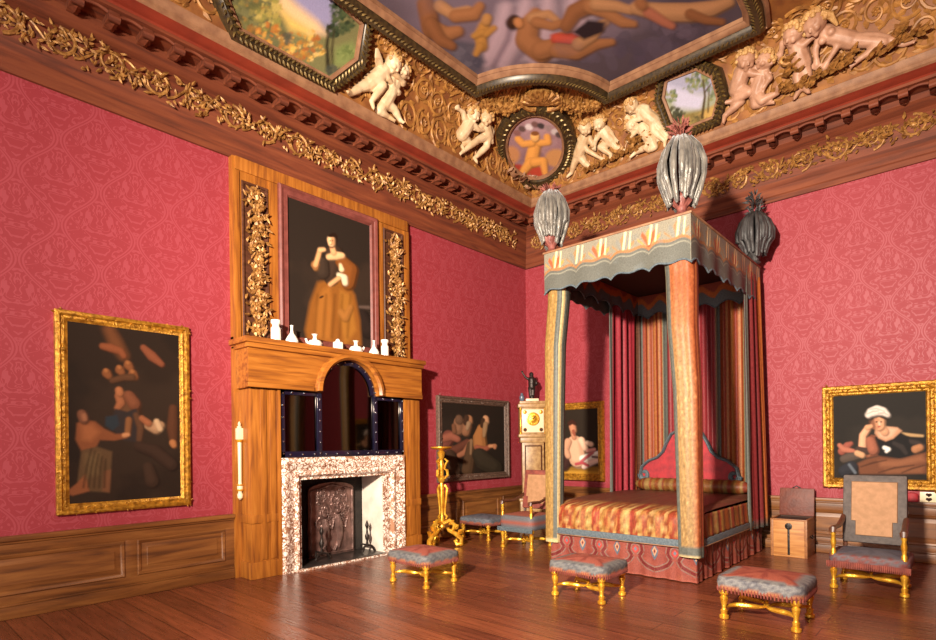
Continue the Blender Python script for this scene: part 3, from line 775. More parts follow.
# ---- framed panels set on the cove
def cove_panel(name, label, ring_px, cpx, lift, fw, painter, base, res=.02, plane=None):
    """an oblong panel: its plane is the cove's tangent plane at cpx; outline traced by sight lines on that plane"""
    p, n0, side, s_, t_ = cove_at(*cpx)
    o = p+n0*lift; V = Vector((0, 0, 1))-n0*n0.z; V.normalize(); U = V.cross(n0).normalized()
    if plane is not None:
        o, V = plane; U = Vector((-V.y, V.x, 0)).normalized(); n0 = U.cross(V)
    q = [hit(x, y, o, n0)-o for x, y in ring_px]; q = [(w.dot(U), w.dot(V)) for w in q]
    us = [a for a, b in q]; vs = [b for a, b in q]
    T = thing(name, label, 'painting', o)
    cv = Canvas(o+U*min(us)+V*min(vs), U, V, max(us)-min(us), max(vs)-min(vs), res, base); painter(cv)
    off = (min(us), min(vs)); cv.mesh('canvas', MT['fresco'], T, keep=in_poly([(a-off[0], b-off[1]) for a, b in q]))
    def ring(d, w):
        cx = sum(us)/len(us); cy = sum(vs)/len(vs); out = []
        k = len(q)
        for i in range(k):
            a, b, c = Vector(q[i-1]), Vector(q[i]), Vector(q[(i+1) % k]); e0 = (b-a).normalized(); e1 = (c-b).normalized()
            n_ = Vector((e0.y, -e0.x))+Vector((e1.y, -e1.x)); n_.normalize()
            if n_.dot(b-Vector((cx, cy))) < 0: n_ = -n_
            f = abs(n_.dot(Vector((e0.y, -e0.x)))); out.append(b+n_*d/max(f, .5))
        return [o+U*v.x+V*v.y+n0*w for v in out]
    prof = [(-.035, -.0), (-.03, .035), (.0, .05), (.01, .03), (.03, .07), (fw*.6, .09), (fw, .05), (fw+.01, -.12)]
    rows = [ring(d, w) for d, w in prof]
    m1 = MB(); m1.loft(rows[:4], close_u=True); build('gilt_sight_edge', m1, MT['fillet'], T, angle=30)
    m2 = MB(); m2.loft(rows[3:], close_u=True); build('frame', m2, MT['black'], T, angle=50)
    m3 = MB(); mid = ring(fw*.55, .085); k = len(mid)
    for i in range(k):
        a, b = mid[i], mid[(i+1) % k]; L = (b-a).length; kk = max(1, int(L/.055)); d = (b-a).normalized(); x = n0.cross(d)
        for j in range(kk):
            c = a.lerp(b, (j+.5)/kk)
            for sg in (-1, 1): m3.leaf(c, d*.7+x*sg, n0, .075, .035, .02)
    build('gilt_leaves', m3, MT['bronze'], T, normals=False)
    return T, o, U, V, n0
def chord(a, b, lift):
    a, b = cove_at(*a), cove_at(*b); pa, pb_ = a[0]+a[1]*lift, b[0]+b[1]*lift
    if a[2] == 'A': pb_.y = pa.y
    else: pb_.x = pa.x
    return pa.lerp(pb_, .5), (pb_-pa).normalized()
def landscape_left(cv):
    cv.pp([(150, -90), (420, -90), (400, 90), (150, 60)], '#6f6a44', .05); cv.cloud('#59573a', .8, .5, .7, 3)
    cv.pp([(286, -60), (340, -60), (334, 30), (318, 28), (298, 14), (288, 0)], '#8d86a6', .16); cv.pp([(282, -10), (296, 4), (318, 22), (326, 34), (312, 34), (292, 20), (276, 6)], '#d8b284', .1); cv.pp([(276, 4), (292, 18), (312, 30), (316, 38), (290, 30)], '#d9b25e', .1, .9)
    ol = ['#5d5a34', '#6e6838', '#4c4c30', '#7f7440', '#8a6a34']
    cv.dabs(248, 12, 24, 24, 90, ol, 3.4, 1); cv.dabs(270, 14, 12, 20, 50, ['#8a8040', '#a08c48', '#74703c', '#b09a54'], 3, 2); cv.dabs(262, 34, 22, 10, 50, ['#a8642c', '#8a5628', '#c08a3e', '#5f5432'], 3, 3)
    cv.dabs(302, 46, 24, 16, 90, ['#c08a3c', '#a8702e', '#d2a652', '#8d6a34', '#caa868', '#9a5a2c'], 2.8, 4); cv.dabs(288, 38, 5, 6, 14, ['#4c4838', '#5c5444'], 2.6, 5)
    cv.dabs(240, 30, 14, 12, 40, ['#4e4630', '#66502e', '#7a5a30'], 3, 8)
    dk = ['#2f3a26', '#3c472e', '#28301f', '#4a5234']
    cv.dabs(344, 14, 14, 18, 110, dk, 2.8, 6); cv.dabs(336, 30, 9, 8, 40, dk, 2.4, 7)
    cv.limb([(329, 26), (327, 46), (328, 66)], [1.2, 1.6, 2.2], '#2e281a', .03); cv.limb([(334, 30), (332, 50), (333, 64)], [.8, 1.1, 1.4], '#352c1c', .03)
    cv.pp([(336, 48), (352, 42), (358, 52), (346, 66), (334, 66)], '#76804a', .08); cv.dabs(346, 54, 9, 8, 24, ['#6c7642', '#828a50', '#5a6638'], 2.6, 9); cv.dabs(332, 70, 8, 4, 20, ['#3c3e34', '#4c4c3c'], 2.4, 10)
OL = [(226, 0), (238, 30), (330, 80), (356, 60), (362, 24), (330, -6), (262, -40), (232, -30)]
cove_panel('cove_landscape', 'large octagonal landscape with trees and hazy sky on the cove above the fireplace wall', OL, (298, 40), .07, .12, landscape_left, '#7d7a58', .02, plane=chord((285, 52), (318, -4), .06))
def landscape_right(cv):
    cv.pp([(640, 40), (740, 40), (740, 90), (640, 100)], '#8e8a9c', .08); cv.pp([(664, 84), (690, 92), (706, 96), (700, 110), (676, 108)], '#aaa4b6', .08)
    cv.pp([(655, 122), (668, 116), (690, 112), (725, 104), (725, 135), (690, 140)], '#7a6a3e', .05); cv.pp([(700, 114), (716, 104), (720, 118), (702, 126)], '#a8854a', .05)
    ol = ['#5c6446', '#4c5438', '#6e7450', '#7a7648']
    cv.dabs(671, 96, 6, 6, 26, ol, 1.9, 1); cv.dabs(699, 80, 12, 8, 60, ol, 2.2, 2, .75); cv.dabs(690, 88, 8, 5, 20, ol, 1.8, 3, .6); cv.dabs(712, 92, 5, 8, 24, ol, 1.9, 4, .7); cv.dabs(676, 114, 8, 7, 40, ['#38382a', '#4a4630', '#2e2e22'], 2.2, 5); cv.dabs(696, 120, 12, 5, 30, ['#6e5c34', '#8a7040', '#54492c'], 2, 6)
    cv.limb([(703, 80), (705, 96), (702, 118)], [.8, 1.1, 1.4], '#46371f', .02); cv.limb([(705, 92), (711, 84)], [.7, .5], '#46371f', .02); cv.limb([(709, 92), (708, 112)], [.6, .9], '#54432a', .02)
ORr = [(666, 80), (697, 68), (713, 76), (719, 98), (714, 118), (686, 129), (672, 122), (663, 98)]
cove_panel('cove_landscape', 'small octagonal landscape with a slender tree on the cove above the bed', ORr, (692, 98), .07, .11, landscape_right, '#8a8a74', .015, plane=chord((687, 130), (695, 68), .05))
def roundel(cv):
    cv.pp([(480, 90), (600, 90), (600, 210), (480, 210)], '#8d6a6e', .05); cv.cloud('#a8868a', .6, .5, .6, 2); cv.cloud('#6e5258', .5, .6, .6, 7)
    cv.ell(517, 172, 10, 8, '#9a3a2c', 0, .05); cv.ell(534, 172, 10, 7, '#a8402e', 0, .05); cv.ell(511, 155, 9, 9, '#b07850', 0, .06); cv.ell(556, 158, 11, 9, '#b58050', 0, .06)
    L = '#c98a44'
    cv.form([(534.5, 145), (531, 160)], [5.5, 6], L, .03); cv.form([(530, 162), (524, 170), (521, 177)], [4.5, 3.4, 2.5], L, .03); cv.form([(534, 162), (543, 161), (545, 173)], [4.5, 3.6, 2.5], L, .03)
    cv.form([(532, 143), (523, 144), (518, 139)], [3, 3, 3], L, .03); cv.form([(540, 143), (548, 142), (547, 137)], [3, 3, 3], L, .03); cv.form([(534.6, 136), (534.6, 137.4)], [4.3, 4.1], '#d8a060', .02); cv.ell(535, 133.4, 4.2, 2.4, '#7a4a2a', 0, .02)
    for x, y, c in ((522, 129, '#5a4440'), (529, 127, '#c8b8b8'), (535, 124.5, '#6b4c48'), (541, 126, '#3e3434'), (548, 128, '#8d7474'), (555, 132, '#b6a6a4'), (517, 133, '#7c5450'), (559, 135, '#4e3c3a')): cv.ell(x, y, 4, 3, c, 20, .03)
    cv.ell(531, 178, 8, 2.5, '#e9dccc', 0, .03)
RC = (535, 146); kk = 40
ringR = [(RC[0]+29*cos(2*pi*i/kk), RC[1]+32*sin(2*pi*i/kk)) for i in range(kk)]
pb = cove_at(531, 184); pb = pb[0]+pb[1]*.12; pt = at_z(539, 106, 6.86); Vr = (pt-pb).normalized()
cove_panel('corner_roundel', 'round painting of a child lifting a garland, black leaf frame in the ceiling corner', ringR, (536, 150), .16, .2, roundel, '#8d6a6e', .015, plane=(pb.lerp(pt, .5), Vr))
def medal(cv):
    cv.cloud('#7a4a40', .5, .5, .7, 2); cv.limb([(890, -6), (894, 6)], [8, 9], '#8a5648', .05)
kk = 30; ringM = [(897+24*cos(2*pi*i/kk), -8+20*sin(2*pi*i/kk)) for i in range(kk)]
pM = at_z(897, -2, 6.86)
def flat_panel():
    T = thing('ceiling_medallion', 'dark red oval medallion in a gilt wreath at the top right of the ceiling', 'painting', pM); n0 = Vector((0, -.45, -.9)).normalized(); V = (Vector((0, 0, 1))-n0*n0.z).normalized(); U = V.cross(n0)
    q = [hit(x, y, pM, n0)-pM for x, y in ringM]; q = [(w.dot(U), w.dot(V)) for w in q]; us = [a for a, b in q]; vs = [b for a, b in q]
    cv = Canvas(pM+U*min(us)+V*min(vs), U, V, max(us)-min(us), max(vs)-min(vs), .03, '#5c352e'); medal(cv); cv.mesh('canvas', MT['fresco'], T, keep=in_poly([(a-min(us), b-min(vs)) for a, b in q]))
    m_ = MB(); m_.tube([pM+U*a*1.04+V*b*1.04 for a, b in q], .05, 8, closed=True); build('frame', m_, MT['black'], T)
    m_ = MB(); r_ = random.Random(3)
    for a, b in q:
        for _ in range(9):
            o_ = pM+U*a*r_.uniform(1.02, 1.22)+V*b*r_.uniform(1.02, 1.22)+n0*.03; m_.leaf(o_, U*r_.uniform(-1, 1)+V*r_.uniform(-1, 1)+n0*.2, n0, .13, .07, .04)
    build('gilt_wreath', m_, MT['goldp'], T, normals=False)
flat_panel()

# shell and fruit garlands over the roundel
SH = thing('shell_crest', 'gilt scallop shell with hanging garlands above the corner roundel', 'ornament', cove_at(540, 100)[0])
def on_cove(px, py, w): p, n0, *_ = cove_at(px, py); return p+n0*w
mb = MB(); cpt = on_cove(541, 97, .05); n0 = (CAM-cpt).normalized()
for i in range(9):
    a = radians(10+160*i/8); tip = on_cove(541-20*cos(a), 96-13*sin(a), .10); bse = on_cove(541-3*cos(a), 98, .12); mid = bse.lerp(tip, .6)+n0*.05
    mb.tube([bse, mid, tip], [.015, .05, .055], 7)
for sg in (-1, 1):
    mb.tube([on_cove(541+sg*(6+14*sin(t*.9)), 99+6*cos(t)-3, .12) for t in [i*.35 for i in range(12)]], [.05-.003*i for i in range(12)], 7)
build('shell', mb, MT['goldp'], SH)
r_ = random.Random(8)
for sg in (-1, 1):
    mb = MB()
    for i in range(16):
        t = i/15; px = 541+sg*(22+34*t); py = 99+5*sin(pi*t)-1*t*t
        for _ in range(7):
            c_ = on_cove(px+r_.uniform(-2, 2), py+r_.uniform(-2.6, 2.6), .06+r_.uniform(0, .05))
            mb.ball(c_, r_.uniform(.025, .045), 6)
            mb.leaf(c_, (r_.uniform(-1, 1), r_.uniform(-1, 1), r_.uniform(-1, 1)), n0, .1, .06, .03)
    build('garland', mb, MT['goldp'], SH)
# gilt acanthus under the right hand figures
AC = thing('gilt_acanthus', 'bright gilt acanthus scrolls below the pale stucco figures right of the roundel', 'ornament', on_cove(620, 160, 0))
mb = MB(); r_ = random.Random(13)
def acan(pts, L, w=.06, n=3):
    for px, py in pts:
        for _ in range(n):
            c_, nn, *_x = cove_at(px+r_.uniform(-2, 2), py+r_.uniform(-2, 2)); a, _n, *_y = cove_at(px+6, py+r_.uniform(-5, 1.)); mb.leaf(c_+nn*w, a-c_+nn*.05, nn, L*r_.uniform(.7, 1.2), L*.5, L*.35)
acan([(586+i*5, 172-i*2.1) for i in range(13)], .15); acan([(628+i*3, 140+3*sin(i)) for i in range(7)], .16)
def spiral(cx, cy, r): mb.tube([on_cove(cx+r*cos(t)*(1-t/9), cy+r*sin(t)*(1-t/9), .08) for t in [i*.4 for i in range(18)]], [.035-.0014*i for i in range(18)], 7)
spiral(640, 146, 8); spiral(618, 147, 7)
build('leaf_scroll', mb, MT['goldp'], AC, normals=False)
AC = thing('gilt_acanthus', 'bright gilt acanthus scrolls twining below the rosy stucco nymph and her cherubs', 'ornament', on_cove(800, 80, 0)); mb = MB()
acan([(772+i*4, 94-i*.6) for i in range(10)], .17); acan([(790, 70), (794, 76), (786, 62), (798, 84), (782, 78)], .2)
acan([(806+i*7, 84-i*3.4) for i in range(6)], .2); acan([(846, 58), (850, 54), (844, 62)], .16); acan([(866+i*6, 62-i*3.2) for i in range(10)], .17); acan([(892, 38), (898, 34)], .2)
spiral(796, 70, 9); spiral(786, 60, 6)
build('leaf_scroll', mb, MT['goldp'], AC, normals=False)
acs = MB(); 
for px, py in [(503+i*3, 180+abs(6-i)*-1.2) for i in range(13)]+[(524, 190), (532, 193), (540, 190), (530, 186)]:
    c_, nn, *_x = cove_at(px, py)
    for _ in range(3): acs.leaf(c_+nn*.1, (r_.uniform(-1, 1), r_.uniform(-1, 1), r_.uniform(-.2, 1)), nn, .13, .07, .05)
o_ = thing('corner_foliage', 'pale gilt leaf spray under the corner roundel', 'ornament', on_cove(530, 186, 0)); build('leaves', acs, MT['fillet'], o_, normals=False)

# ---- stucco figures on the cove
def figure(name, label, J, hr, m, hair=True, wing=None, group='stucco figures on the cove', adult=False, face=(0, 0)):
    """J: joints as sight-line pixels plus height off the cove; hr: head radius (m)"""
    P = {}
    for k, q in J.items():
        P[k] = on_cove(q[0], q[1], .05+(q[2] if len(q) > 2 else 0)*hr)
    hr = hr*1.1
    n0 = cove_at(J['chest'][0], J['chest'][1])[1]
    T = thing(name, label, 'sculpture', P['pelvis'], group)
    k = .8 if adult else 1.0
    caps = []
    def cap(a, b, ra, rb): caps.append((P[a] if isinstance(a, str) else a, P[b] if isinstance(b, str) else b, ra*hr, rb*hr))
    axis = (P['head']-P['chest']).normalized()
    neck = P['chest'].lerp(P['head'], .5)
    cap('chest', neck, .5, .38); cap(neck, 'head', .38, .4)
    belly = P['chest'].lerp(P['pelvis'], .55)+n0*.12*hr
    cap('chest', belly, .95*k, .92*k); cap(belly, 'pelvis', .92*k, .98*k)
    if adult:
        side_ = axis.cross(n0).normalized()
        for sg in (-1, 1): caps.append((P['chest']+n0*.75*hr+side_*sg*.42*hr-axis*.25*hr, .34*hr, (1, 1, 1)))
    caps.append((P['head'], hr, (1, 1, 1)))
    # face looks out of the vault, turned by face=(side, up)
    side = axis.cross(n0).normalized(); f = (n0+side*face[0]+axis*face[1]).normalized(); side2 = axis.cross(f).normalized(); up2 = f.cross(side2)*-1
    if up2.dot(axis) < 0: up2 = -up2
    H = P['head']
    cap(H+f*.88*hr+up2*.12*hr, H+f*1.06*hr-up2*.18*hr, .09, .16)                       # nose
    for sg in (-1, 1):
        cap(H+f*.86*hr+side2*sg*.16*hr+up2*.26*hr, H+f*.78*hr+side2*sg*.55*hr+up2*.24*hr, .1, .09)      # brow
        caps.append((H+f*.72*hr+side2*sg*.42*hr-up2*.3*hr, .3*hr, (1, 1, 1)))           # cheek
        caps.append((H+side2*sg*.98*hr-up2*.05*hr, .2*hr, (1, 1, 1)))                   # ear
    cap(H+f*.9*hr-side2*.17*hr-up2*.48*hr, H+f*.9*hr+side2*.17*hr-up2*.48*hr, .09, .09)  # lips
    caps.append((H+f*.72*hr-up2*.72*hr, .24*hr, (1, 1, 1)))                              # chin
    for s_ in ('l', 'r'):
        if 'sh'+s_ in P:
            cap('chest', 'sh'+s_, .7*k, .5*k); cap('sh'+s_, 'el'+s_, .48*k, .38*k); cap('el'+s_, 'wr'+s_, .38*k, .24*k)
            fd = (P['wr'+s_]-P['el'+s_]).normalized(); fs = fd.cross(n0).normalized(); w0 = P['wr'+s_]
            pm = w0+fd*.36*hr; cap(w0, pm, .22, .26); cap(w0+fs*.12*hr, pm+fs*.14*hr, .17, .17); cap(w0-fs*.12*hr, pm-fs*.14*hr, .17, .17)
            for j, (oo, ln) in enumerate(((-.24, .36), (-.08, .44), (.08, .42), (.23, .31))):
                b0 = pm+fs*oo*hr; b1 = b0+fd*ln*.6*hr+n0*.03*hr+fs*oo*.25*hr; cap(b0, b1, .085, .08); cap(b1, b1+fd*ln*.5*hr-n0*.1*hr, .08, .065)
            t0 = w0+fd*.12*hr+fs*.22*hr; t1 = t0+fs*.2*hr+fd*.18*hr; cap(t0, t1, .1, .09); cap(t1, t1+fd*.2*hr, .09, .07)
        if 'kn'+s_ in P:
            hp = P['pelvis']+(P['kn'+s_]-P['pelvis']).normalized()*.35*hr
            cap('pelvis', hp, .85*k, .78*k); cap(hp, 'kn'+s_, .76*k, .52*k); cap('kn'+s_, P['kn'+s_].lerp(P['an'+s_], .35), .5*k, .5*k); cap(P['kn'+s_].lerp(P['an'+s_], .35), 'an'+s_, .5*k, .3*k)
            sd = (P['an'+s_]-P['kn'+s_]).normalized(); td = (sd*.55+n0*.45+side*(.5 if s_ == 'r' else -.5)).normalized()
            cap('an'+s_, P['an'+s_]+td*.75*hr, .32*k, .22*k)
            for j in range(4): cap(P['an'+s_]+td*.7*hr, P['an'+s_]+td*.98*hr+sd.cross(td).normalized()*(j-1.5)*.11*hr, .1, .08)
    me = capsules(caps, hr/11, 2, 'body'); link_mesh('body', me, m, T)
    if hair:
        hb = MB(); r2 = random.Random(len(label))
        for i in range(46):
            th = r2.uniform(0, 2*pi); ph = r2.uniform(0, 1.75)
            d = up2*cos(ph)+(side2*cos(th)+f*sin(th))*sin(ph)
            if d.dot(f) > .5 and d.dot(up2) < .72: continue
            hb.ball(H+d*hr*1.0, hr*r2.uniform(.2, .3), 7)
        if adult:
            for sg in (-1, 1): hb.tube([H+side2*sg*.8*hr+up2*.3*hr, H+side2*sg*1.15*hr-up2*.5*hr-f*.3*hr, H+side2*sg*1.1*hr-up2*1.5*hr-f*.3*hr], [.35*hr, .33*hr, .12*hr], 8)
        build('hair', hb, MT['hair'], T)
    if wing:
        wb = MB(); b0, t0 = on_cove(*wing[0], .1), on_cove(*wing[1], .12); dd = (t0-b0); sd = dd.cross(n0).normalized(); L = dd.length
        for i in range(9):
            a = -.5+.13*i; e_ = b0+dd*(1-.07*i)*cos(a*.8)+sd*L*.42*sin(a); wb.tube([b0, b0.lerp(e_, .5)+n0*.03, e_], [.025, .055, .02], 7, flat=.4, flatdir=n0)
        build('wing', wb, m, T)
    return T
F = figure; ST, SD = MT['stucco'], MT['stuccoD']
F('stucco_cherub', 'winged pale stucco cherub leaning over its companion beside the large landscape', dict(head=(389, 62, .6), chest=(379.5, 72, .3), pelvis=(368, 84), shl=(376, 69, .6), ell=(381, 79, 1.0), wrl=(386.5, 86, .9), shr=(386, 71, .6), elr=(391, 76, .9), wrr=(395, 80, .9), knr=(376.5, 87.5, .9), anr=(367, 104, .5), knl=(358, 89), anl=(348.5, 95.5)), .105, ST, wing=((373, 66), (375.5, 44)), face=(.6, -.3))
F('stucco_cherub', 'pale stucco cherub sitting back in the arms of the winged one', dict(head=(399.5, 70, .2), chest=(393, 81), pelvis=(382, 104), shl=(388, 79, .5), ell=(386, 86, .9), wrl=(390, 91, .9), knl=(390, 111, .4), anl=(397, 122, .2), knr=(377, 112), anr=(386, 118)), .1, ST, face=(-.5, .1))
F('stucco_cherub', 'pale stucco cherub raising one arm left of the corner roundel', dict(head=(472, 112, .3), chest=(466.5, 123, .2), pelvis=(460, 135), shl=(462.5, 118, .2), ell=(460.5, 111.5, .2), wrl=(456.5, 108.5, .2), shr=(469, 122, .6), elr=(474, 128, .8), wrr=(481, 128, .7), knr=(466, 141), anr=(460, 147)), .095, ST, face=(.5, -.2))
F('stucco_youth', 'pale stucco youth with long bent legs seated just left of the corner roundel', dict(head=(485.3, 114.8, .3), chest=(484, 125), pelvis=(486, 135), shl=(480, 124, .3), ell=(475, 127, .6), wrl=(470, 128, .6), shr=(488, 125), elr=(491, 130), wrr=(489, 136, .5), knl=(474, 139.5, .6), anl=(460, 152.5, .3), knr=(482, 146, .7), anr=(471, 159.5, .3)), .098, ST, face=(-.4, .2))
F('stucco_nymph', 'pale stucco nymph with one long arm propped down just right of the corner roundel', dict(head=(585.8, 124.4, .3), chest=(585.4, 137, .1), pelvis=(580, 153), shl=(581.5, 136.5, .4), ell=(590, 149.5, .6), wrl=(603, 159, .4), shr=(590.5, 137, .2), elr=(595, 144, .5), wrr=(597, 139, .6), knl=(576, 164, .2), anl=(573, 173), knr=(586, 163), anr=(592, 168)), .1, ST, face=(.4, -.1))
F('stucco_cherub', 'pale stucco cherub leaning in behind the nymph of the propped arm', dict(head=(599.8, 120.5, .3), chest=(605.5, 131), pelvis=(612, 141), shl=(602, 131, .5), ell=(598, 138, .7), wrl=(597, 145, .5), shr=(608, 129), elr=(613, 133, .3), wrr=(616, 138, .3), knl=(603, 147, .5), anl=(613, 155.5, .2), knr=(618, 148), anr=(624, 151)), .095, ST, face=(-.5, -.1))
F('stucco_cherub', 'pale stucco cherub standing bent forward beside the small landscape', dict(head=(633.4, 102.5, .5), chest=(644, 110, .1), pelvis=(655, 121), shl=(641, 108, .6), ell=(642.5, 118, .8), wrl=(634, 120, .8), shr=(648, 107, .2), elr=(640, 113, .3), wrr=(632, 116, .5), knl=(655.5, 131.5, .4), anl=(666.5, 142, .1), knr=(662, 129), anr=(669, 138)), .097, ST, face=(-.6, -.3))
F('stucco_cherub', 'pale stucco cherub crouching under the one bent forward', dict(head=(634, 124.5, .4), chest=(644.5, 129, .1), pelvis=(652.5, 140.5), shl=(640, 129, .5), ell=(637, 134, .6), wrl=(633, 138, .5), shr=(649, 127), elr=(655, 131), wrr=(659, 137), knl=(648, 149, .4), anl=(637, 154, .1), knr=(656, 148), anr=(650, 152)), .095, ST, face=(-.5, -.3))
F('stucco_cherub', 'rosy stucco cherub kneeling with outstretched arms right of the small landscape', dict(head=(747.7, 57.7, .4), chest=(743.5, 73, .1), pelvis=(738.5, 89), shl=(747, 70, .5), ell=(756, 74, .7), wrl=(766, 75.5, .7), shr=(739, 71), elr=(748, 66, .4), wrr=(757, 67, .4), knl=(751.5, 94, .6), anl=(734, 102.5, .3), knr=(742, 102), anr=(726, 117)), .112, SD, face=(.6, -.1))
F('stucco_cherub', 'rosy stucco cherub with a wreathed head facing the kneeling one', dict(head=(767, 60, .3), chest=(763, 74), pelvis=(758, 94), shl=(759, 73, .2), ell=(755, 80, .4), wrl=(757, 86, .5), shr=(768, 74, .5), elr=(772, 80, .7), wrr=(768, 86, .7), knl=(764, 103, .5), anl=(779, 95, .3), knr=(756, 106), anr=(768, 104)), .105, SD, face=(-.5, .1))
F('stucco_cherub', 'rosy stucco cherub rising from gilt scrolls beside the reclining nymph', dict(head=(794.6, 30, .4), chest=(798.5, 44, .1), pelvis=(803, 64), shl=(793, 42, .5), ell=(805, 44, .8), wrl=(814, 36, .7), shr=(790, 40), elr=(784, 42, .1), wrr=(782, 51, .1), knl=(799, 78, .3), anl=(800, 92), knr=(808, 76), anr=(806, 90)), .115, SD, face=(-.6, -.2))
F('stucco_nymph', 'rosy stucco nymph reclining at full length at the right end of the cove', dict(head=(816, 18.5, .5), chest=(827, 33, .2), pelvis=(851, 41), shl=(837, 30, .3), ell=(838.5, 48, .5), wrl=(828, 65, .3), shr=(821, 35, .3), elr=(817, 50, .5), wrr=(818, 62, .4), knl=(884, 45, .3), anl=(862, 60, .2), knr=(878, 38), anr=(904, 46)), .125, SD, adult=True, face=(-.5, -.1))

# ================================================================== CHIMNEYPIECE
CX = .33
CH = thing('chimneypiece', 'tall honey oak chimneypiece with piers, arched frieze and carved overmantel', 'chimneypiece', (.2, -4.5, 0))
mb = MB()
def pier(y0, y1):
    mb.box(.005, CX, y0, y1, 0, 2.3, .006)
    mb.box(.005, CX+.02, y0-.02, y1+.005, 0, .2, .008)
    mb.box(.005, CX+.015, y0-.015, y1+.004, .66, .76, .01)
pier(-5.856, -5.484)
for k in (-5.74, -5.62): mb.box(CX-.002, CX+.012, k, k+.075, .22, 2.26, .006)
mb.box(CX-.002, CX+.022, -5.52, -5.486, .0, 2.28, .004)
build('pier', mb, MT['oak'], CH)
mb = MB(); pier(-3.51, -3.19); mb.box(CX-.002, CX+.012, -3.42, -3.3, .22, 2.26, .006)
build('pier', mb, MT['oak'], CH)
# arched frieze: a slab with a round notch, its moulding and the shelf
AY, AZ, AR = -4.475, 2.285, .452
half = [(AY-AR*cos(pi*i/24), AZ+AR*sin(pi*i/24)) for i in range(25)]
poly = [(-5.9, 2.275), (AY-AR, 2.275)]+half+[(AY+AR, 2.275), (-3.19, 2.275), (-3.19, 2.82), (-5.9, 2.82)]
mb = MB(MA()); mb.prism(poly, .005, .385)
for a, b in ((-5.9, AY-AR-.12), (AY+AR+.12, -3.19)): mb.box(a-.015, b, 2.275, 2.335, .30, .41, .012); mb.box(a-.01, b, 2.335, 2.375, .3, .398, .01)
build('frieze', mb, MT['oakh'], CH)
mb = MB(); pr = [(AR, .36), (AR, .42), (AR+.03, .45), (AR+.075, .44), (AR+.1, .40), (AR+.1, .36)]
mb.loft([[(w, AY-r*cos(pi*i/28), AZ+r*sin(pi*i/28)) for r, w in pr] for i in range(29)]); build('arch_moulding', mb, MT['oakh'], CH)
mb = MB(MA())
mb.box(-5.93, -3.17, 2.74, 2.80, .0, .43, .02); mb.box(-5.96, -3.15, 2.795, 2.865, .0, .455, .016)
build('mantel_shelf', mb, MT['oakh'], CH)
mb = MB(); mb.box(.0, .09, -5.93, -3.17, 2.86, 5.08); mb.box(.0, .075, -5.93, -5.84, .0, 2.9)
mb.box(.085, .11, -5.93, -5.85, 2.87, 4.915, .008); mb.box(.085, .11, -5.48, -5.36, 2.87, 4.915, .008); mb.box(.085, .11, -3.79, -3.68, 2.87, 4.915, .008); mb.box(.085, .11, -3.28, -3.17, 2.87, 4.915, .008); mb.box(.085, .11, -5.9, -3.2, 4.92, 5.08, .008)
build('overmantel_panel', mb, MT['oak'], CH)
def carved_drop(y0, y1, z0, z1, seed):
    rn = random.Random(seed)
    b = MB(MA()); b.box(y0, y1, z0, z1, .088, .1); frame_sweep(b, y0, y1, z0, z1, [(-.01, .11), (.0, .125), (.02, .118), (.03, .098)])
    o = build('carved_drop', b, MT['brownwood'], CH)
    c = MB(MA()); fr = lambda u, v, w: (u, v, .098+w); cx = (y0+y1)/2; hw = (y1-y0)/2-.05; v = z0+.1; i = 0
    while v < z1-.08:
        env = hw*(.62+.38*abs(sin(v*3.1+seed)))
        leafmass(c, [(cx+rn.uniform(-env, env), v+rn.uniform(-.06, .06)) for _ in range(9)], fr, .085, rn, .4, 2, .02)
        flower(c, (cx+rn.uniform(-.4, .4)*env, v), rn.uniform(.05, .085), fr, rn.choice((5, 6, 7)), .06, rn.random())
        if i % 2: flower(c, (cx+rn.choice((-1, 1))*env*.75, v+.05), .045, fr, 6, .05)
        else: c.ball(fr(cx+rn.choice((-1, 1))*env*.6, v+.04, .06), .035, 8)
        v += .105; i += 1
    build('foliage', c, MT['goldp'], o, normals=False)
carved_drop(-5.82, -5.50, 2.90, 4.80, 1); carved_drop(-3.665, -3.30, 2.90, 4.84, 2)

# marble and hearth
FP = thing('fireplace', 'breccia marble fireplace surround with a dark hearth and whitewashed cheek', 'fireplace', (.3, -4.5, 0))
y0, y1, zt = -5.482, -3.512, 1.43
mb = MB(MA()); mb.prism([(y0, 0), (FBY0, 0), (FBY0, FBZ), (FBY1, FBZ), (FBY1, 0), (y1, 0), (y1, zt), (y0, zt)], .0, CX-.02)
frame = [(0, CX-.02), (0, CX+.02), (.03, CX+.045), (.08, CX+.04), (.11, CX+.015), (.17, CX+.005), (.2, CX+.03), (.225, CX+.03), (.26, CX-.02)]
def surround_run(b, pts):
    rows = []
    for (u, v, su, sv) in pts: rows.append([(u+su*a, v+sv*a, w) for a, w in frame])
    b.loft(rows)
surround_run(mb, [(y0, 0, 1, 0), (y0, zt, 1, -1), (y1, zt, -1, -1), (y1, 0, -1, 0)])
build('marble_surround', mb, MT['marble'], FP)
mb = MB(); mb.box(-.23, CX+.03, FBY0+.002, FBY1-.002, -.03, .03, .004); build('hearth_slab', mb, MT['slate'], FP)
mb = MB(); mb.box(CX-.01, CX+.07, -5.36, -3.75, -.02, .022, .005); build('hearth_kerb', mb, MT['marble'], FP)
mb = MB(); mb.box(-.26, -.2, FBY0-.03, FBY1+.03, 0, FBZ+.1); mb.box(-.26, .28, FBY0-.03, FBY0+.001, 0, FBZ); mb.box(-.26, .0, FBY0-.03, FBY1+.03, FBZ+.001, FBZ+.06); build('firebox', mb, MT['soot'], FP)
mb = MB(); mb.box(-.2, .29, FBY1-.001, FBY1+.03, 0, FBZ); build('cheek', mb, MT['white'], FP)

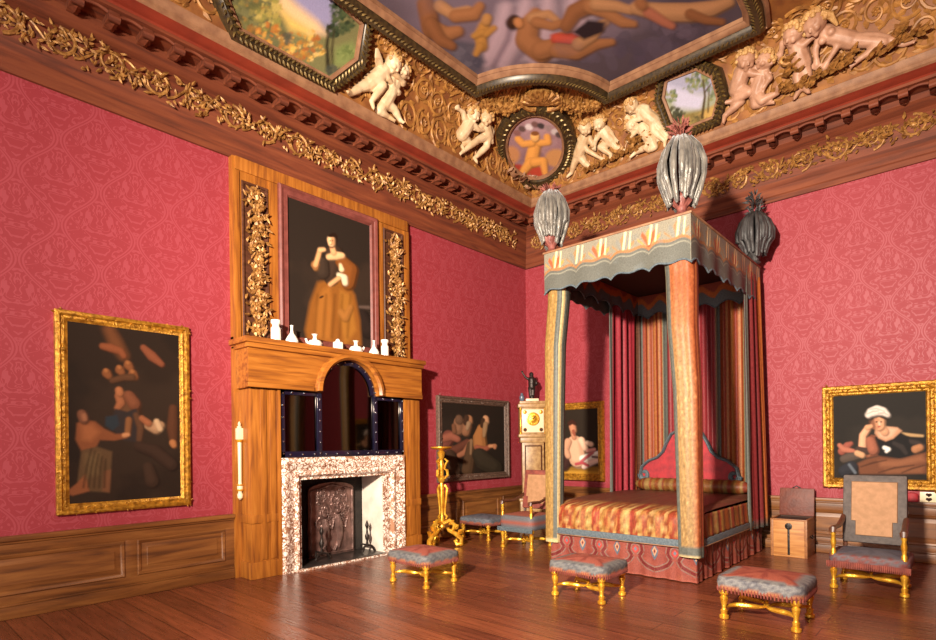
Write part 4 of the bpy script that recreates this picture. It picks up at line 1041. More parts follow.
FBK = thing('fireback', 'cast iron fireback with raised figures leaning at the back of the hearth', 'fireback', (-.15, -4.46, .03))
ya, yb, za = -4.83, -4.09, 1.06
mb = MB(MA(-.19)); poly = [(ya, .032), (yb, .032), (yb, za-.1)]+[((ya+yb)/2+(yb-ya)/2*cos(pi*i/12), za-.1+.1*sin(pi*i/12)) for i in range(1, 12)]+[(ya, za-.1)]
mb.prism(poly, 0, .05); build('plate', mb, MT['firebk'], FBK)
mb = MB(MA(-.14)); fr = lambda u, v, w: (u, v, w); rn = random.Random(5)
mb.tube([fr(*p, .0) for p in [(ya+.03, .06), (yb-.03, .06), (yb-.03, za-.11), ((ya+yb)/2, za-.03), (ya+.03, za-.11)]], .018, 6, closed=True)
for i in range(16): scroll(mb, (rn.uniform(ya+.12, yb-.12), rn.uniform(.5, za-.15)), .09, 1.3, rn.uniform(0, 6), rn.choice((-1, 1)), fr, .014, True, rn)
for dx, hh in ((-.12, .55), (.1, .6)):
    c0 = (ya+yb)/2+dx
    mb.tube([fr(c0, .12, 0), fr(c0+.02, .3, .01), fr(c0, .45, .012), fr(c0-.01, hh, .01)], [.03, .045, .06, .03], 8); mb.ball(fr(c0-.01, hh+.05, .01), .045, 8); mb.tube([fr(c0, .45, .015), fr(c0+.11, .4, .01), fr(c0+.14, .52, .01)], .02, 6); mb.tube([fr(c0, .2, 0), fr(c0-.07, .09, 0)], .028, 6)
build('relief', mb, MT['firebk'], FBK)
def andiron(x, y, label):
    T = thing('andiron', label, 'firedog', (x, y, .03)); mb = MB(); o = Vector((x, y, .03))
    for sg in (-1, 1): mb.tube([o+Vector((.0, 0, .1)), o+Vector((.02, sg*.07, .08)), o+Vector((.03, sg*.11, .012))], [.02, .016, .02], 7)
    mb.lathe([(.016, .09), (.022, .12), (.014, .16), (.03, .2), (.034, .235), (.018, .27), (.012, .33), (.022, .36), (.03, .385), (.02, .42), (.004, .46)], o, 10); build('standard', mb, MT['iron'], T)
    mb = MB(); mb.tube([o+Vector((0, 0, .1)), o+Vector((-.14, 0, .1)), o+Vector((-.15, 0, .012))], .014, 6); build('bar', mb, MT['iron'], T)
andiron(.1, -4.78, 'small black iron firedog before the fireback'); andiron(.1, -4.03, 'small black iron firedog against the white cheek')

# three part mirror
MR = thing('overmantel_mirror', 'three-part mirror with an arched centre in dark blue studded glass borders', 'mirror', (.33, -4.48, 1.43))
m0, m1, mz0, mz1 = -5.47, -3.50, 1.435, 2.275; a0_, a1_ = AY-AR+.0, AY+AR-.0
mb = MB(MA(.285))
mb.add([(m0, mz0, .0), (a0_, mz0, .0), (a0_, mz1, .0), (m0, mz1, .0)], [(0, 1, 2, 3)]); build('side_glass', mb, MT['mirror'], MR)
mb = MB(MA(.285)); mb.add([(a1_, mz0, .0), (m1, mz0, .0), (m1, mz1, .0), (a1_, mz1, .0)], [(0, 1, 2, 3)]); build('side_glass', mb, MT['mirror'], MR)
mb = MB(MA(.285)); pl = [(a0_, mz0, .0), (a1_, mz0, .0)]+[(AY+AR*cos(pi*i/24), AZ+AR*sin(pi*i/24), .0) for i in range(25)]
mb.add(pl, [tuple(range(len(pl)))]); build('centre_glass', mb, MT['mirror'], MR)
mb = MB(MA(.285)); bw = .055
mb.box(m0, m1, mz0, mz0+.075, 0, .04, .006); mb.box(m0, a0_, mz1-bw, mz1, 0, .04, .006); mb.box(a1_, m1, mz1-bw, mz1, 0, .04, .006)
mb.box(m0, m0+bw, mz0, mz1, 0, .04, .006); mb.box(m1-bw, m1, mz0, mz1, 0, .04, .006)
for yy in (a0_, a1_): mb.box(yy-.032, yy+.032, mz0, mz1+.02, 0, .045, .006)
pr = [(AR-.065, 0), (AR-.065, .03), (AR-.03, .042), (AR+.005, .03), (AR+.005, 0)]
mb.loft([[(AY-r*cos(pi*i/28), AZ+r*sin(pi*i/28), w) for r, w in pr] for i in range(29)]); build('blue_border', mb, MT['cobalt'], MR)
studs = [(m0+.027, mz0+.05+k*.15) for k in range(6)]+[(m1-.027, mz0+.05+k*.15) for k in range(6)]+[(a0_, mz0+.05+k*.14) for k in range(7)]+[(a1_, mz0+.05+k*.14) for k in range(7)]
studs += [(m0+.12+k*.17, mz0+.037) for k in range(11)]+[(m0+.15+k*.17, mz1-.027) for k in range(2)]+[(a1_+.14+k*.17, mz1-.027) for k in range(2)]
studs += [(AY+(AR-.03)*cos(pi*k/11), AZ+(AR-.03)*sin(pi*k/11)) for k in range(1, 11)]
mb = MB(MA(.285))
mb.ball((0, 0, .045), .014, 7); stud = build('stud', mb, MT['silver'], MR); ORG_M = stud.location.copy()
for i, (u, v) in enumerate(studs):
    q = stud if i == 0 else stud.copy()
    if i: COL.objects.link(q)
    q.location = (0, u, v)

# porcelain on the shelf
SZ = 2.866; GP = 'white porcelain on the mantel shelf'
def porcelain(px, py, prof, name, label, extra=None, sc=1.0):
    p = at_x(px, py, .3); T = thing(name, label, name.replace('_', ' '), (.3, p.y, SZ), GP)
    mb = MB(); mb.lathe([(r*sc, z*sc) for r, z in prof], (.3, p.y, SZ), 16); build('body', mb, MT['porcelain'], T)
    if extra: extra(T, p.y)
    return T
cyl = [(.05, 0), (.06, .012), (.06, .16), (.045, .18), (.04, .2), (.05, .215), (.06, .23), (.058, .262), (.03, .268)]
bot = [(.045, 0), (.075, .01), (.078, .045), (.055, .09), (.025, .13), (.016, .17), (.016, .215), (.024, .23)]
pot = [(.05, 0), (.085, .012), (.095, .05), (.075, .08), (.03, .095), (.022, .13), (.03, .155), (.045, .165)]
def spout(sg):
    def f(T, y):
        mb = MB(); o = Vector((.3, y, SZ)); mb.tube([o+Vector((0, sg*.07, .03)), o+Vector((0, sg*.115, .05)), o+Vector((0, sg*.135, .095))], [.022, .017, .014], 8); build('spout', mb, MT['porcelain'], T)
    return f
porcelain(276, 341, cyl, 'beaker_vase', 'white cylindrical vase at the left end of the mantel shelf')
porcelain(292, 344, bot, 'bottle_vase', 'white long-necked bottle vase beside the tallest cylinder vase')
porcelain(315, 347, pot, 'ewer', 'white squat ewer with its spout to the left, below the portrait hem', spout(-1))
p = at_x(338, 350, .3); T = thing('tea_caddy', 'small square white tea caddy in the middle of the mantel shelf', 'tea caddy', (.3, p.y, SZ), GP)
mb = MB(); mb.box(.255, .345, p.y-.055, p.y+.055, SZ, SZ+.115, .02); build('body', mb, MT['porcelain'], T); mb = MB(); mb.lathe([(.03, .113), (.03, .135), (.018, .15)], (.3, p.y, SZ), 12); build('lid', mb, MT['porcelain'], T)
porcelain(356, 353, pot, 'ewer', 'white squat ewer with its spout to the right, beside the tea caddy', spout(1))
porcelain(374, 355.5, bot, 'bottle_vase', 'white long-necked bottle vase next to the right-hand end vase', None, .92)
porcelain(385, 357.5, cyl, 'beaker_vase', 'white cylindrical vase at the right end of the mantel shelf', None, .94)

# ivory barometer on the oak strip
BA = thing('stick_barometer', 'slim ivory and gilt barometer on the oak strip left of the fireplace', 'barometer', (.1, -5.885, .94))
mb = MB(); o = Vector((.105, -5.885, .94))
mb.lathe([(.012, .0), (.03, .02), (.034, .06), (.02, .09), (.034, .11), (.034, .17), (.022, .19), (.02, .22), (.024, .7), (.02, .72)], o, 12); build('tube', mb, MT['ivory'], BA)
mb = MB(); mb.box(.078, .14, -5.925, -5.845, 1.66, 1.80, .01); mb.lathe([(.026, .86), (.03, .875), (.014, .89), (.02, .91), (.004, .94)], o, 10); build('head', mb, MT['ivory'], BA)
for pr_ in ([(.036, .105), (.04, .115), (.036, .125)], [(.034, .165), (.038, .175), (.034, .185)], [(.03, .69), (.036, .71), (.03, .725)]):
    mb = MB(); mb.lathe(pr_, o, 12); build('gilt_collar', mb, MT['gold'], BA)

# ================================================================== PICTURES
def picture(name, label, M, u0, u1, v0, v1, fw, prof, fmat, base, painter, res=.012, carve=None, cat='painting', loc=None):
    T = thing(name, label, cat, M@Vector(((u0+u1)/2, v0, .01)))
    mb = MB(M); frame_sweep(mb, u0, u1, v0, v1, [(a*fw, w) for a, w in prof]); mb.box(u0+.01, u1-.01, v0+.01, v1-.01, .002, .02)
    f = build('frame', mb, fmat, T, angle=40)
    U = (M.to_3x3()@Vector((1, 0, 0))); V = M.to_3x3()@Vector((0, 1, 0)); d = fw*.96
    cv = Canvas(M@Vector((u0+d, v0+d, .028)), U, V, u1-u0-2*d, v1-v0-2*d, res, base); painter(cv); cv.mesh('canvas', MT['paint'], T)
    if carve:
        c = MB(M); rn = random.Random(len(label)); fr = lambda u, v, w: (u, v, prof[len(prof)//2][1]*.72+w); L = carve
        def along(a, b):
            n_ = max(2, int((b-a)/(L*.55))); return [a+(b-a)*(i+.5)/n_ for i in range(n_)]
        pts = [(u, v) for u in along(u0, u1) for v in (v0+fw*.42, v1-fw*.42)]+[(u, v) for v in along(v0, v1) for u in (u0+fw*.42, u1-fw*.42)]
        leafmass(c, pts, fr, L*.8, rn, .3, 3, -.004); build('carving', c, fmat, f, normals=False)
    return T
GP_ = [(0, 0), (0, .05), (.12, .075), (.3, .07), (.42, .05), (.6, .055), (.75, .04), (.88, .045), (1, .028)]
CVX = at_x
def paint_altar(cv):
    cv.cloud('#30231a', 1.0, .5, .6, 3); cv.cloud('#1b1410', .7, .6, .5, 5)
    s = lambda x, y: (50+x*140/427, 310+y*210/640)
    def L(pts, r, c, a=1., so=.014): cv.form([s(*p) for p in pts], [q*.33 for q in r], c, so, a)
    L([(180, 60), (200, 100), (225, 140)], [14, 18, 12], '#5f3820', .8, .05)
    L([(160, 110), (185, 115), (215, 125), (225, 140)], [9, 12, 10, 8], '#6e3c24'); L([(285, 115), (310, 140), (340, 165)], [9, 14, 8], '#6a3a26')
    for x, y in ((172, 192), (212, 182), (238, 168), (252, 195)): L([(x, y), (x+6, y+8)], [13, 10], '#6e4126', .9); L([(x-2, y-8), (x, y-6)], [5, 5], '#85522f')
    L([(250, 205), (225, 205), (190, 215)], [10, 9, 8], '#4a2f1e')
    # seated woman with child
    L([(232, 270), (240, 300), (235, 340)], [22, 30, 38], '#4d3220'); L([(208, 262), (216, 282), (205, 300)], [10, 12, 8], '#7d4b30'); L([(210, 245), (212, 252)], [11, 11], '#8a5536'); L([(240, 262), (256, 285)], [16, 18], '#643a26')
    P = lambda pts, c, so=.02, a=1.: cv.pp([s(*p) for p in pts], c, so, a)
    P([(198, 300), (235, 310), (262, 300), (285, 345), (280, 405), (225, 398), (185, 360)], '#2c2422'); P([(170, 325), (205, 320), (212, 350), (190, 368), (168, 352)], '#262b30'); L([(262, 320), (276, 360), (272, 395)], [8, 10, 8], '#4a3020'); L([(240, 335), (236, 378)], [9, 8], '#6b4429')
    P([(82, 345), (104, 334), (138, 340), (165, 362), (200, 378), (235, 376), (236, 390), (196, 398), (152, 396), (140, 420), (96, 430), (78, 395)], '#6f3f26'); P([(96, 350), (130, 350), (150, 372), (125, 400), (98, 395)], '#8a5232', .05, .8); L([(226, 382), (238, 380)], [6, 5], '#a06c48'); L([(97, 318), (102, 332)], [14, 14], '#5f3a29'); L([(104, 322), (106, 332)], [7, 7], '#7d5038')
    P([(96, 428), (142, 416), (190, 432), (186, 480), (178, 556), (118, 552), (84, 520)], '#503a26'); P([(108, 500), (80, 530), (44, 558), (70, 566), (120, 552)], '#75442a'); P([(165, 490), (186, 486), (182, 556), (160, 552)], '#65402a'); P([(110, 440), (150, 436), (150, 500), (110, 510)], '#655034', .06, .6)
    for i in range(5): cv.limb([s(126+i*11, 424+i*8), s(112+i*14, 480), s(102+i*16, 540)], [.8, 1.2, .9], '#2c1d12', .02, .7)
    L([(300, 352), (322, 360), (338, 350)], [12, 16, 10], '#8d6a4e'); L([(325, 340), (335, 362)], [8, 8], '#a88868'); L([(280, 330), (300, 345)], [8, 10], '#7d4a30'); L([(375, 300), (372, 360), (376, 405)], [12, 16, 10], '#46291a'); L([(374, 405), (377, 412)], [10, 8], '#8d5a36'); L([(270, 415), (320, 430), (370, 470)], [14, 20, 18], '#2f2018'); L([(300, 480), (310, 520)], [16, 20], '#33231a')
picture('sacred_painting', 'large dark painting of a kneeling man before a seated woman, plain gold frame', MA(), -7.653, -6.42, .922, 2.938, .105, [(0, 0), (0, .045), (.15, .06), (.35, .062), (.5, .04), (.7, .045), (.85, .035), (1, .028)], MT['goldf'], '#261b14', paint_altar, .011, .05)
def paint_lady(cv):
    cv.cloud('#3b2c22', 1, .55, .5, 3)
    s = lambda x, y: (285+x*.25, 190+y*.25)
    def L(pts, r, c, a=1., so=.02): cv.form([s(*p) for p in pts], [q*.25 for q in r], c, so, a)
    L([(300, 468), (335, 470)], [4, 6], '#55443c'); L([(310, 500), (330, 560)], [20, 30], '#251c18')
    # skirt
    cv.pp([s(*p) for p in [(130, 370), (190, 350), (250, 370), (280, 420), (300, 520), (306, 620), (280, 640), (90, 610), (80, 560), (100, 450)]], '#84501f', .06); cv.pp([s(*p) for p in [(150, 400), (180, 380), (190, 480), (180, 600), (120, 590), (120, 480)]], '#9c6228', .06, .8); cv.pp([s(*p) for p in [(220, 400), (262, 420), (285, 560), (240, 620), (215, 500)]], '#a06a2a', .06, .7)
    for x in (130, 165, 200, 230, 262): cv.limb([s(x, 420), s(x-6, 500), s(x-12, 590)], [.8, 1.3, 1.0], '#55310f', .05, .55)
    L([(225, 490), (240, 510), (262, 470)], [14, 16, 10], '#94602c', .8)
    # bodice and sleeves
    L([(195, 255), (190, 310), (180, 350)], [34, 30, 26], '#3a2a20'); L([(225, 285), (255, 320), (250, 370)], [24, 32, 26], '#77441d'); L([(150, 290), (150, 330)], [20, 24], '#382b22'); L([(120, 300), (122, 312)], [16, 10], '#8d5e36')
    L([(175, 268), (205, 262), (228, 262)], [10, 15, 10], '#d9a878'); L([(188, 228), (194, 250)], [9, 10], '#d0996a'); cv.ell(*s(191, 202), 5.0, 8.0, '#24160f', 12, .02); L([(183, 198), (185, 214)], [14, 12], '#e2b083'); cv.ell(*s(186, 183), 3.9, 1.7, '#24160f', 0, .012); L([(190, 196), (192, 212)], [5, 6], '#b98458', .7); cv.ell(*s(181, 203), .7, .5, '#5a3424', 0, .01); cv.ell(*s(190, 203), .7, .5, '#5a3424', 0, .01); cv.ell(*s(185, 218), .9, .4, '#a34c3a', 0, .01)
    L([(122, 300), (132, 268), (138, 245)], [8, 8, 7], '#cf9766'); L([(140, 240), (156, 238)], [8, 6], '#d8a474')
    L([(222, 300), (226, 318)], [5, 9], '#e0bf94'); L([(240, 372), (236, 350), (215, 340)], [10, 12, 8], '#d5c0a0'); L([(215, 352), (180, 378)], [7, 7], '#cc9868'); cv.ell(*s(146, 428), 2.4, 1, '#2a1a12', -25, .015)
picture('lady_portrait', 'portrait of a seated lady in a golden brown gown above the mantel shelf', MA(.09), -5.36, -3.80, 2.872, 4.93, .135, [(0, 0), (0, .05), (.15, .07), (.35, .06), (.45, .045), (.7, .045), (.85, .055), (1, .028)], MT['purple'], '#2a211b', paint_lady, .011)
def paint_men(cv):
    cv.cloud('#2e2620', .8, .55, .5, 3); s = lambda x, y: (435+x*75/505, 390+y*95/640)
    def L(pts, r, c, a=1., so=.02): cv.form([s(*p) for p in pts], [q*.148 for q in r], c, so, a)
    L([(90, 310), (70, 350), (60, 380)], [40, 36, 20], '#6b3d33'); L([(45, 330), (110, 310), (150, 330)], [20, 26, 20], '#86503f'); L([(60, 400), (140, 400), (220, 350)], [16, 26, 20], '#5a3529'); L([(160, 440), (200, 420), (240, 350)], [14, 18, 14], '#8a5a42'); L([(100, 430), (120, 500), (130, 560)], [30, 40, 40], '#3a2a20'); L([(240, 370), (230, 450), (215, 540)], [26, 34, 36], '#4a3626'); L([(245, 340), (240, 430)], [9, 6], '#7d6046')
    L([(160, 215), (155, 265)], [34, 34], '#7a5640'); L([(160, 190), (160, 205)], [22, 24], '#5e4535'); L([(125, 240), (130, 280)], [12, 14], '#6a4632')
    L([(215, 240), (205, 285)], [26, 24], '#835b42'); L([(228, 190), (230, 210)], [20, 20], '#9a6c4c'); L([(212, 182), (206, 220)], [14, 16], '#3c2a20'); L([(226, 225), (216, 260)], [14, 10], '#8d7258')
    L([(310, 260), (295, 320), (300, 370)], [26, 40, 42], '#96643a'); L([(340, 190), (344, 212)], [18, 17], '#b98a66'); L([(322, 200), (318, 240)], [12, 14], '#3a281c'); L([(340, 228), (334, 270), (330, 310)], [14, 14, 8], '#8d6f50'); L([(280, 385), (330, 400), (370, 380)], [16, 18, 9], '#8a4f3a'); L([(368, 378), (405, 376)], [9, 10], '#b9825c'); L([(400, 378), (402, 388)], [11, 9], '#a87050'); L([(300, 440), (330, 480), (400, 520)], [50, 60, 50], '#2f281f')
picture('apostles_painting', 'dark painting of three bearded men in brown robes, dark carved frame', MA(), -2.53, -.655, .945, 2.405, .115, GP_, MT['darkframe'], '#241d18', paint_men, .011, .05)
def paint_nude(cv):
    s = lambda x, y: (556+x*54/407, 395+y*85/640)
    def L(pts, r, c, a=1., so=.02): cv.form([s(*p) for p in pts], [q*.133 for q in r], c, so, a)
    cv.pp([s(*p) for p in [(40, 540), (380, 540), (380, 640), (40, 640)]], '#8a6224', .05); L([(60, 590), (350, 600)], [24, 24], '#a87a2c')
    L([(60, 420), (80, 480), (60, 540)], [30, 44, 30], '#3a2420'); L([(140, 360), (150, 430), (160, 480)], [54, 60, 60], '#c99c7e'); L([(90, 350), (70, 410), (90, 460)], [24, 22, 18], '#bf8c6e'); L([(190, 340), (220, 400)], [24, 20], '#d8ae92'); L([(125, 285), (135, 320)], [14, 16], '#b0785c'); L([(122, 235), (128, 265)], [24, 22], '#b57a5c'); L([(100, 215), (120, 200), (142, 215)], [12, 14, 10], '#3b2018'); L([(130, 270), (140, 300)], [8, 6], '#8d4c3a')
    L([(235, 360), (262, 370)], [14, 18], '#e0b89e'); L([(200, 480), (250, 470), (300, 450), (340, 470)], [26, 30, 26, 20], '#e3d2c4'); L([(190, 500), (240, 460), (290, 420)], [8, 10, 10], '#b05a5e'); L([(210, 540), (260, 510), (320, 490)], [16, 20, 16], '#d9b4a4'); L([(150, 520), (200, 510), (240, 530)], [8, 8, 8], '#a8434a'); L([(275, 465), (330, 470)], [6, 6], '#5c4440'); L([(300, 440), (330, 430)], [12, 10], '#f0e2d4'); L([(240, 420), (290, 410)], [12, 10], '#c98b80')
picture('reclining_nude_painting', 'painting of a pale nude on white and pink drapery, seen past the bed post', MBk(), .60, 1.745, .88, 2.34, .13, GP_, MT['goldf'], '#2c231b', paint_nude, .011, .055)
def paint_turban(cv):
    s = lambda x, y: (820+x*116/594, 375+y*125/640)
    def L(pts, r, c, a=1., so=.014): cv.form([s(*p) for p in pts], [q*.195 for q in r], c, so, a)
    cv.cloud('#2f2822', .8, .5, .5, 3)
    P = lambda pts, c, so=.02, a=1.: cv.pp([s(*p) for p in pts], c, so, a)
    P([(400, 292), (455, 292), (500, 305), (545, 318), (545, 400), (470, 430), (400, 420)], '#1d1817'); L([(420, 300), (470, 308), (525, 312)], [5, 7, 5], '#a8875e'); L([(460, 340), (500, 350), (530, 366)], [10, 14, 12], '#332926')
    P([(225, 335), (262, 306), (300, 310), (300, 410), (240, 425), (215, 400)], '#74432f'); L([(250, 330), (262, 370), (250, 410)], [8, 9, 8], '#8f5a40')
    P([(282, 318), (300, 305), (340, 335), (412, 292), (450, 316), (474, 400), (410, 440), (310, 420), (275, 392)], '#181414'); L([(380, 350), (420, 370), (440, 400)], [10, 14, 10], '#2c2523')
    P([(284, 272), (330, 262), (395, 268), (420, 286), (375, 326), (337, 340), (300, 324), (280, 298)], '#b98868', .02); P([(292, 278), (345, 270), (395, 276), (370, 312), (335, 326), (304, 314)], '#d4a587', .04)
    P([(185, 455), (240, 430), (300, 415), (420, 432), (480, 412), (545, 395), (545, 505), (205, 508)], '#6b402b', .03); P([(300, 440), (400, 436), (520, 410), (540, 440), (400, 470), (310, 470)], '#8d5a3e', .05, .8); P([(330, 480), (450, 468), (530, 470), (520, 500), (340, 504)], '#7f5036', .04, .8)
    for q in ([(210, 470), (270, 450), (340, 436)], [(300, 500), (380, 476), (480, 462)], [(420, 500), (470, 480), (535, 462)]): cv.limb([s(*p) for p in q], [.5, .9, .5], '#3a2015', .02, .8)
    L([(486, 380), (512, 370)], [18, 16], '#a06c4a')
    L([(312, 265), (330, 290)], [18, 20], '#c08c6a'); L([(296, 232), (300, 254)], [32, 28], '#cf9873'); L([(262, 230), (266, 262)], [12, 14], '#4a2e22'); cv.ell(*s(286, 250), 5, 6, '#9a6448', 20, .02, .6)
    L([(246, 214), (300, 196), (342, 218)], [14, 16, 10], '#2c1d16'); L([(246, 206), (262, 190), (292, 180), (322, 186), (346, 204)], [12, 20, 23, 19, 10], '#d8c8bc', 1, .02)
    for q in ([(240, 200), (270, 186), (300, 184)], [(256, 176), (290, 172), (330, 186)], [(300, 196), (330, 194), (350, 206)]): cv.limb([s(*p) for p in q], [.4, .7, .4], '#9a7c72', .02, .8)
    cv.ell(*s(312, 240), 1.2, .7, '#3a2018', 0, .01); cv.ell(*s(290, 240), 1.2, .7, '#3a2018', 0, .01); cv.ell(*s(303, 264), 1.6, .7, '#a44c40', 0, .01); L([(303, 242), (305, 254)], [3, 4], '#e0b090')
    L([(215, 370), (218, 310), (242, 275)], [18, 16, 14], '#d09a78'); L([(242, 268), (262, 262)], [12, 8], '#c58e6a'); L([(195, 380), (240, 390)], [14, 16], '#3d2c26'); L([(258, 340), (270, 380)], [24, 26], '#8f5540')
    L([(330, 372), (350, 380), (340, 392)], [9, 10, 6], '#e8dcd0'); L([(110, 390), (140, 360), (160, 350)], [18, 16, 8], '#8a4a3c'); L([(100, 360), (120, 380), (170, 390)], [10, 14, 10], '#a0604c'); L([(120, 430), (150, 420), (200, 410)], [18, 22, 16], '#4d4038'); L([(190, 400), (215, 410)], [14, 14], '#b98c68'); L([(120, 490), (160, 470)], [26, 30], '#26262c'); L([(150, 460), (180, 500)], [6, 6], '#5a6068')
picture('turbaned_woman_painting', 'painting of a woman in a white turban resting her head, ornate gold frame', MBk(), 5.175, 6.45, .915, 2.31, .135, GP_, MT['goldf'], '#211c18', paint_turban, .009, .065)

# little things on the dado rail at the right
T = thing('round_box', 'red round box on the rail below the gold framed painting at right', 'box', (6.165, -.038, .771))
mb = MB(); mb.lathe([(.065, 0), (.068, .02), (.068, .09), (.06, .11), (.02, .118)], (6.165, -.075, .771), 18, sy=.5); build('body', mb, MT['redvelvet'], T)
T = thing('spotted_card', 'cream card with two dark heart-like spots propped beside the red round box', 'card', (6.33, -.05, .771))
mb = MB(); mb.box(6.245, 6.415, -.045, -.033, .771, .9, .002); build('card', mb, MT['ivory'], T)
mb = MB()
for zz in (.868, .81):
    for dx in (-.014, .014): mb.lathe([(.018, -.0465), (.018, -.044)], n=12, M=Matrix.Translation((6.335+dx, 0, zz))@Matrix.Rotation(-pi/2, 4, 'X'))
    mb.add([(6.305, -.0465, zz-.004), (6.365, -.0465, zz-.004), (6.335, -.0465, zz-.034)], [(0, 1, 2)])
build('spots', mb, MT['dark'], T)

# ================================================================== FURNITURE
LEG = [(.028, 0), (.034, .008), (.034, .03), (.02, .04), (.024, .05), (.026, .075), (.018, .085), (.016, .1), (.02, .13), (.027, .165), (.03, .185), (.022, .2), (.018, .205), (.03, .215), (.036, .235), (.034, .26), (.022, .275)]
def legmesh(mb, x, y, H, sc=1.0):
    sc = sc*1.18
    mb.lathe([(r*sc, z*H/.275) for r, z in LEG], (x, y, 0), 12)
def cushion(w, d, z0, z1, dome, colf, r=.05, nx=30, ny=26, x0=0., y0=0., dz=None):
    """upholstered pad as one closed skin; colf(u,v,side) gives the cloth colour"""
    mb = MB(); rows = []; cols = []
    def pt(a, b):     # superellipse corner rounding
        return (x0+a*w/2, y0+b*d/2)
    ring = []
    N = 72
    for i in range(N):
        t = 2*pi*i/N; c, s_ = cos(t), sin(t); k = (abs(c)**7+abs(s_)**7)**(-1/7); ring.append((c*k, s_*k, t))
    lv = [(0, z0, .97), (.0, z0+.004, 1.), (.5, (z0*.6+z1*.4), 1.012), (.8, z1-.02, 1.005), (1., z1, .965)]
    for sd, z, sc in [(-1, z0, .9), (-.5, z0, .975), (0, z0+.006, 1.), (.25, z0+(z1-z0)*.25, 1.008), (.5, z0+(z1-z0)*.5, 1.012), (.75, z0+(z1-z0)*.75, 1.005), (.95, z1-.006, .985), (1, z1, .955)]:
        rows.append([(x0+a*sc*w/2, y0+b*sc*d/2, z) for a, b, t in ring]); cols += [C(colf(a, b, sd, t)) for a, b, t in ring]
    for q in (.85, .7, .5, .3, .12):
        zz = z1+dome*(1-q*q)
        rows.append([(x0+a*q*w/2*.955, y0+b*q*d/2*.955, zz+(dz(a*q, b*q) if dz else 0)) for a, b, t in ring]); cols += [C(colf(a*q, b*q, 2, t)) for a, b, t in ring]
    mb.loft(rows, close_u=True, caps=True, col=cols); return mb
def silk_seat(top, top2, fr1, fr2, rail):
    rn = random.Random(3)
    def f(a, b, sd, t):
        if sd < .2: return rail
        if sd <= 1:
            k = sin(t*14); lim = .3+.12*k
            if sd < lim: return rail
            return fr1 if (sin(t*22+sd*9) > -.1) else fr2
        m_ = sin(a*11+1.5*sin(b*7))*sin(b*9+1.2*sin(a*6)); 
        if max(abs(a), abs(b)) > .84: return fr1
        return top2 if m_ > .28 else top
    return f
def stretcher_x(mb, w, d, z):
    for sx in (-1, 1):
        for sy in (-1, 1):
            pts = []; rr = []
            for i in range(13):
                t = i/12; x = sx*w/2*(1-t); y = sy*d/2*(1-t); off = .035*sin(2*pi*t); L = sqrt(w*w+d*d); pts.append((x+off*d/L*sx*1., y-off*w/L*sy, z+.012*sin(pi*t))); rr.append(.012+.012*sin(pi*t)**2)
            mb.tube(pts, rr, 8)
    mb.lathe([(.03, -.012), (.034, .0), (.022, .014), (.012, .025), (.018, .04), (.004, .055)], (0, 0, z+.006), 10)
def stool(label, x, y, w, d, H, top=.36, seat=None):
    T = thing('footstool', label, 'stool', (0, 0, 0), 'gilt legged stools')
    for sx in (-1, 1):
        for sy in (-1, 1):
            mb = MB(); legmesh(mb, sx*w/2, sy*d/2, H); build('leg', mb, MT['gold'], T)
    mb = MB(); stretcher_x(mb, w, d, .1); build('stretcher', mb, MT['gold'], T)
    seat = seat or silk_seat('#985244', '#823f35', '#6a6866', '#504f52', '#96603f')
    build('seat', cushion(w+.13, d+.13, H-.01, top, .035, seat), MT['silk'], T, angle=60)
    mb = MB(); W_, D_ = (w+.12)/2, (d+.12)/2; rn = random.Random(5)
    ring = [(c*W_*1.0, s_*D_*1.0) for c, s_ in [(cos(t)*(abs(cos(t))**7+abs(sin(t))**7)**(-1/7), sin(t)*(abs(cos(t))**7+abs(sin(t))**7)**(-1/7)) for t in [2*pi*i/90 for i in range(90)]]]
    for a, b in ring: mb.tube([(a, b, H+.025), (a*1.015, b*1.015, H-.008), (a*1.01, b*1.01, H-.03)], [.009, .008, .005], 5)
    build('fringe', mb, MT['rose'], T)
    T.location = (x, y, 0); return T
stool('gilt-legged stool with rose and grey seat standing before the fireplace', 1.98, -4.645, .56, .43, .27, .36)
stool('gilt-legged stool with rose and grey seat at the foot of the bed', 3.76, -3.98, .54, .42, .275, .365)
stool('gilt-legged stool with rose top and silvery sides beside the bed, nearest the viewer', 5.375, -3.66, .57, .50, .275, .375, silk_seat('#9a5240', '#843f34', '#777472', '#545257', '#9a6242'))
stool('gilt-legged stool with grey seat against the wainscot behind the torchere', .52, -1.93, .56, .44, .275, .36, silk_seat('#62606a', '#50525a', '#62646a', '#4f5259', '#8a5238'))

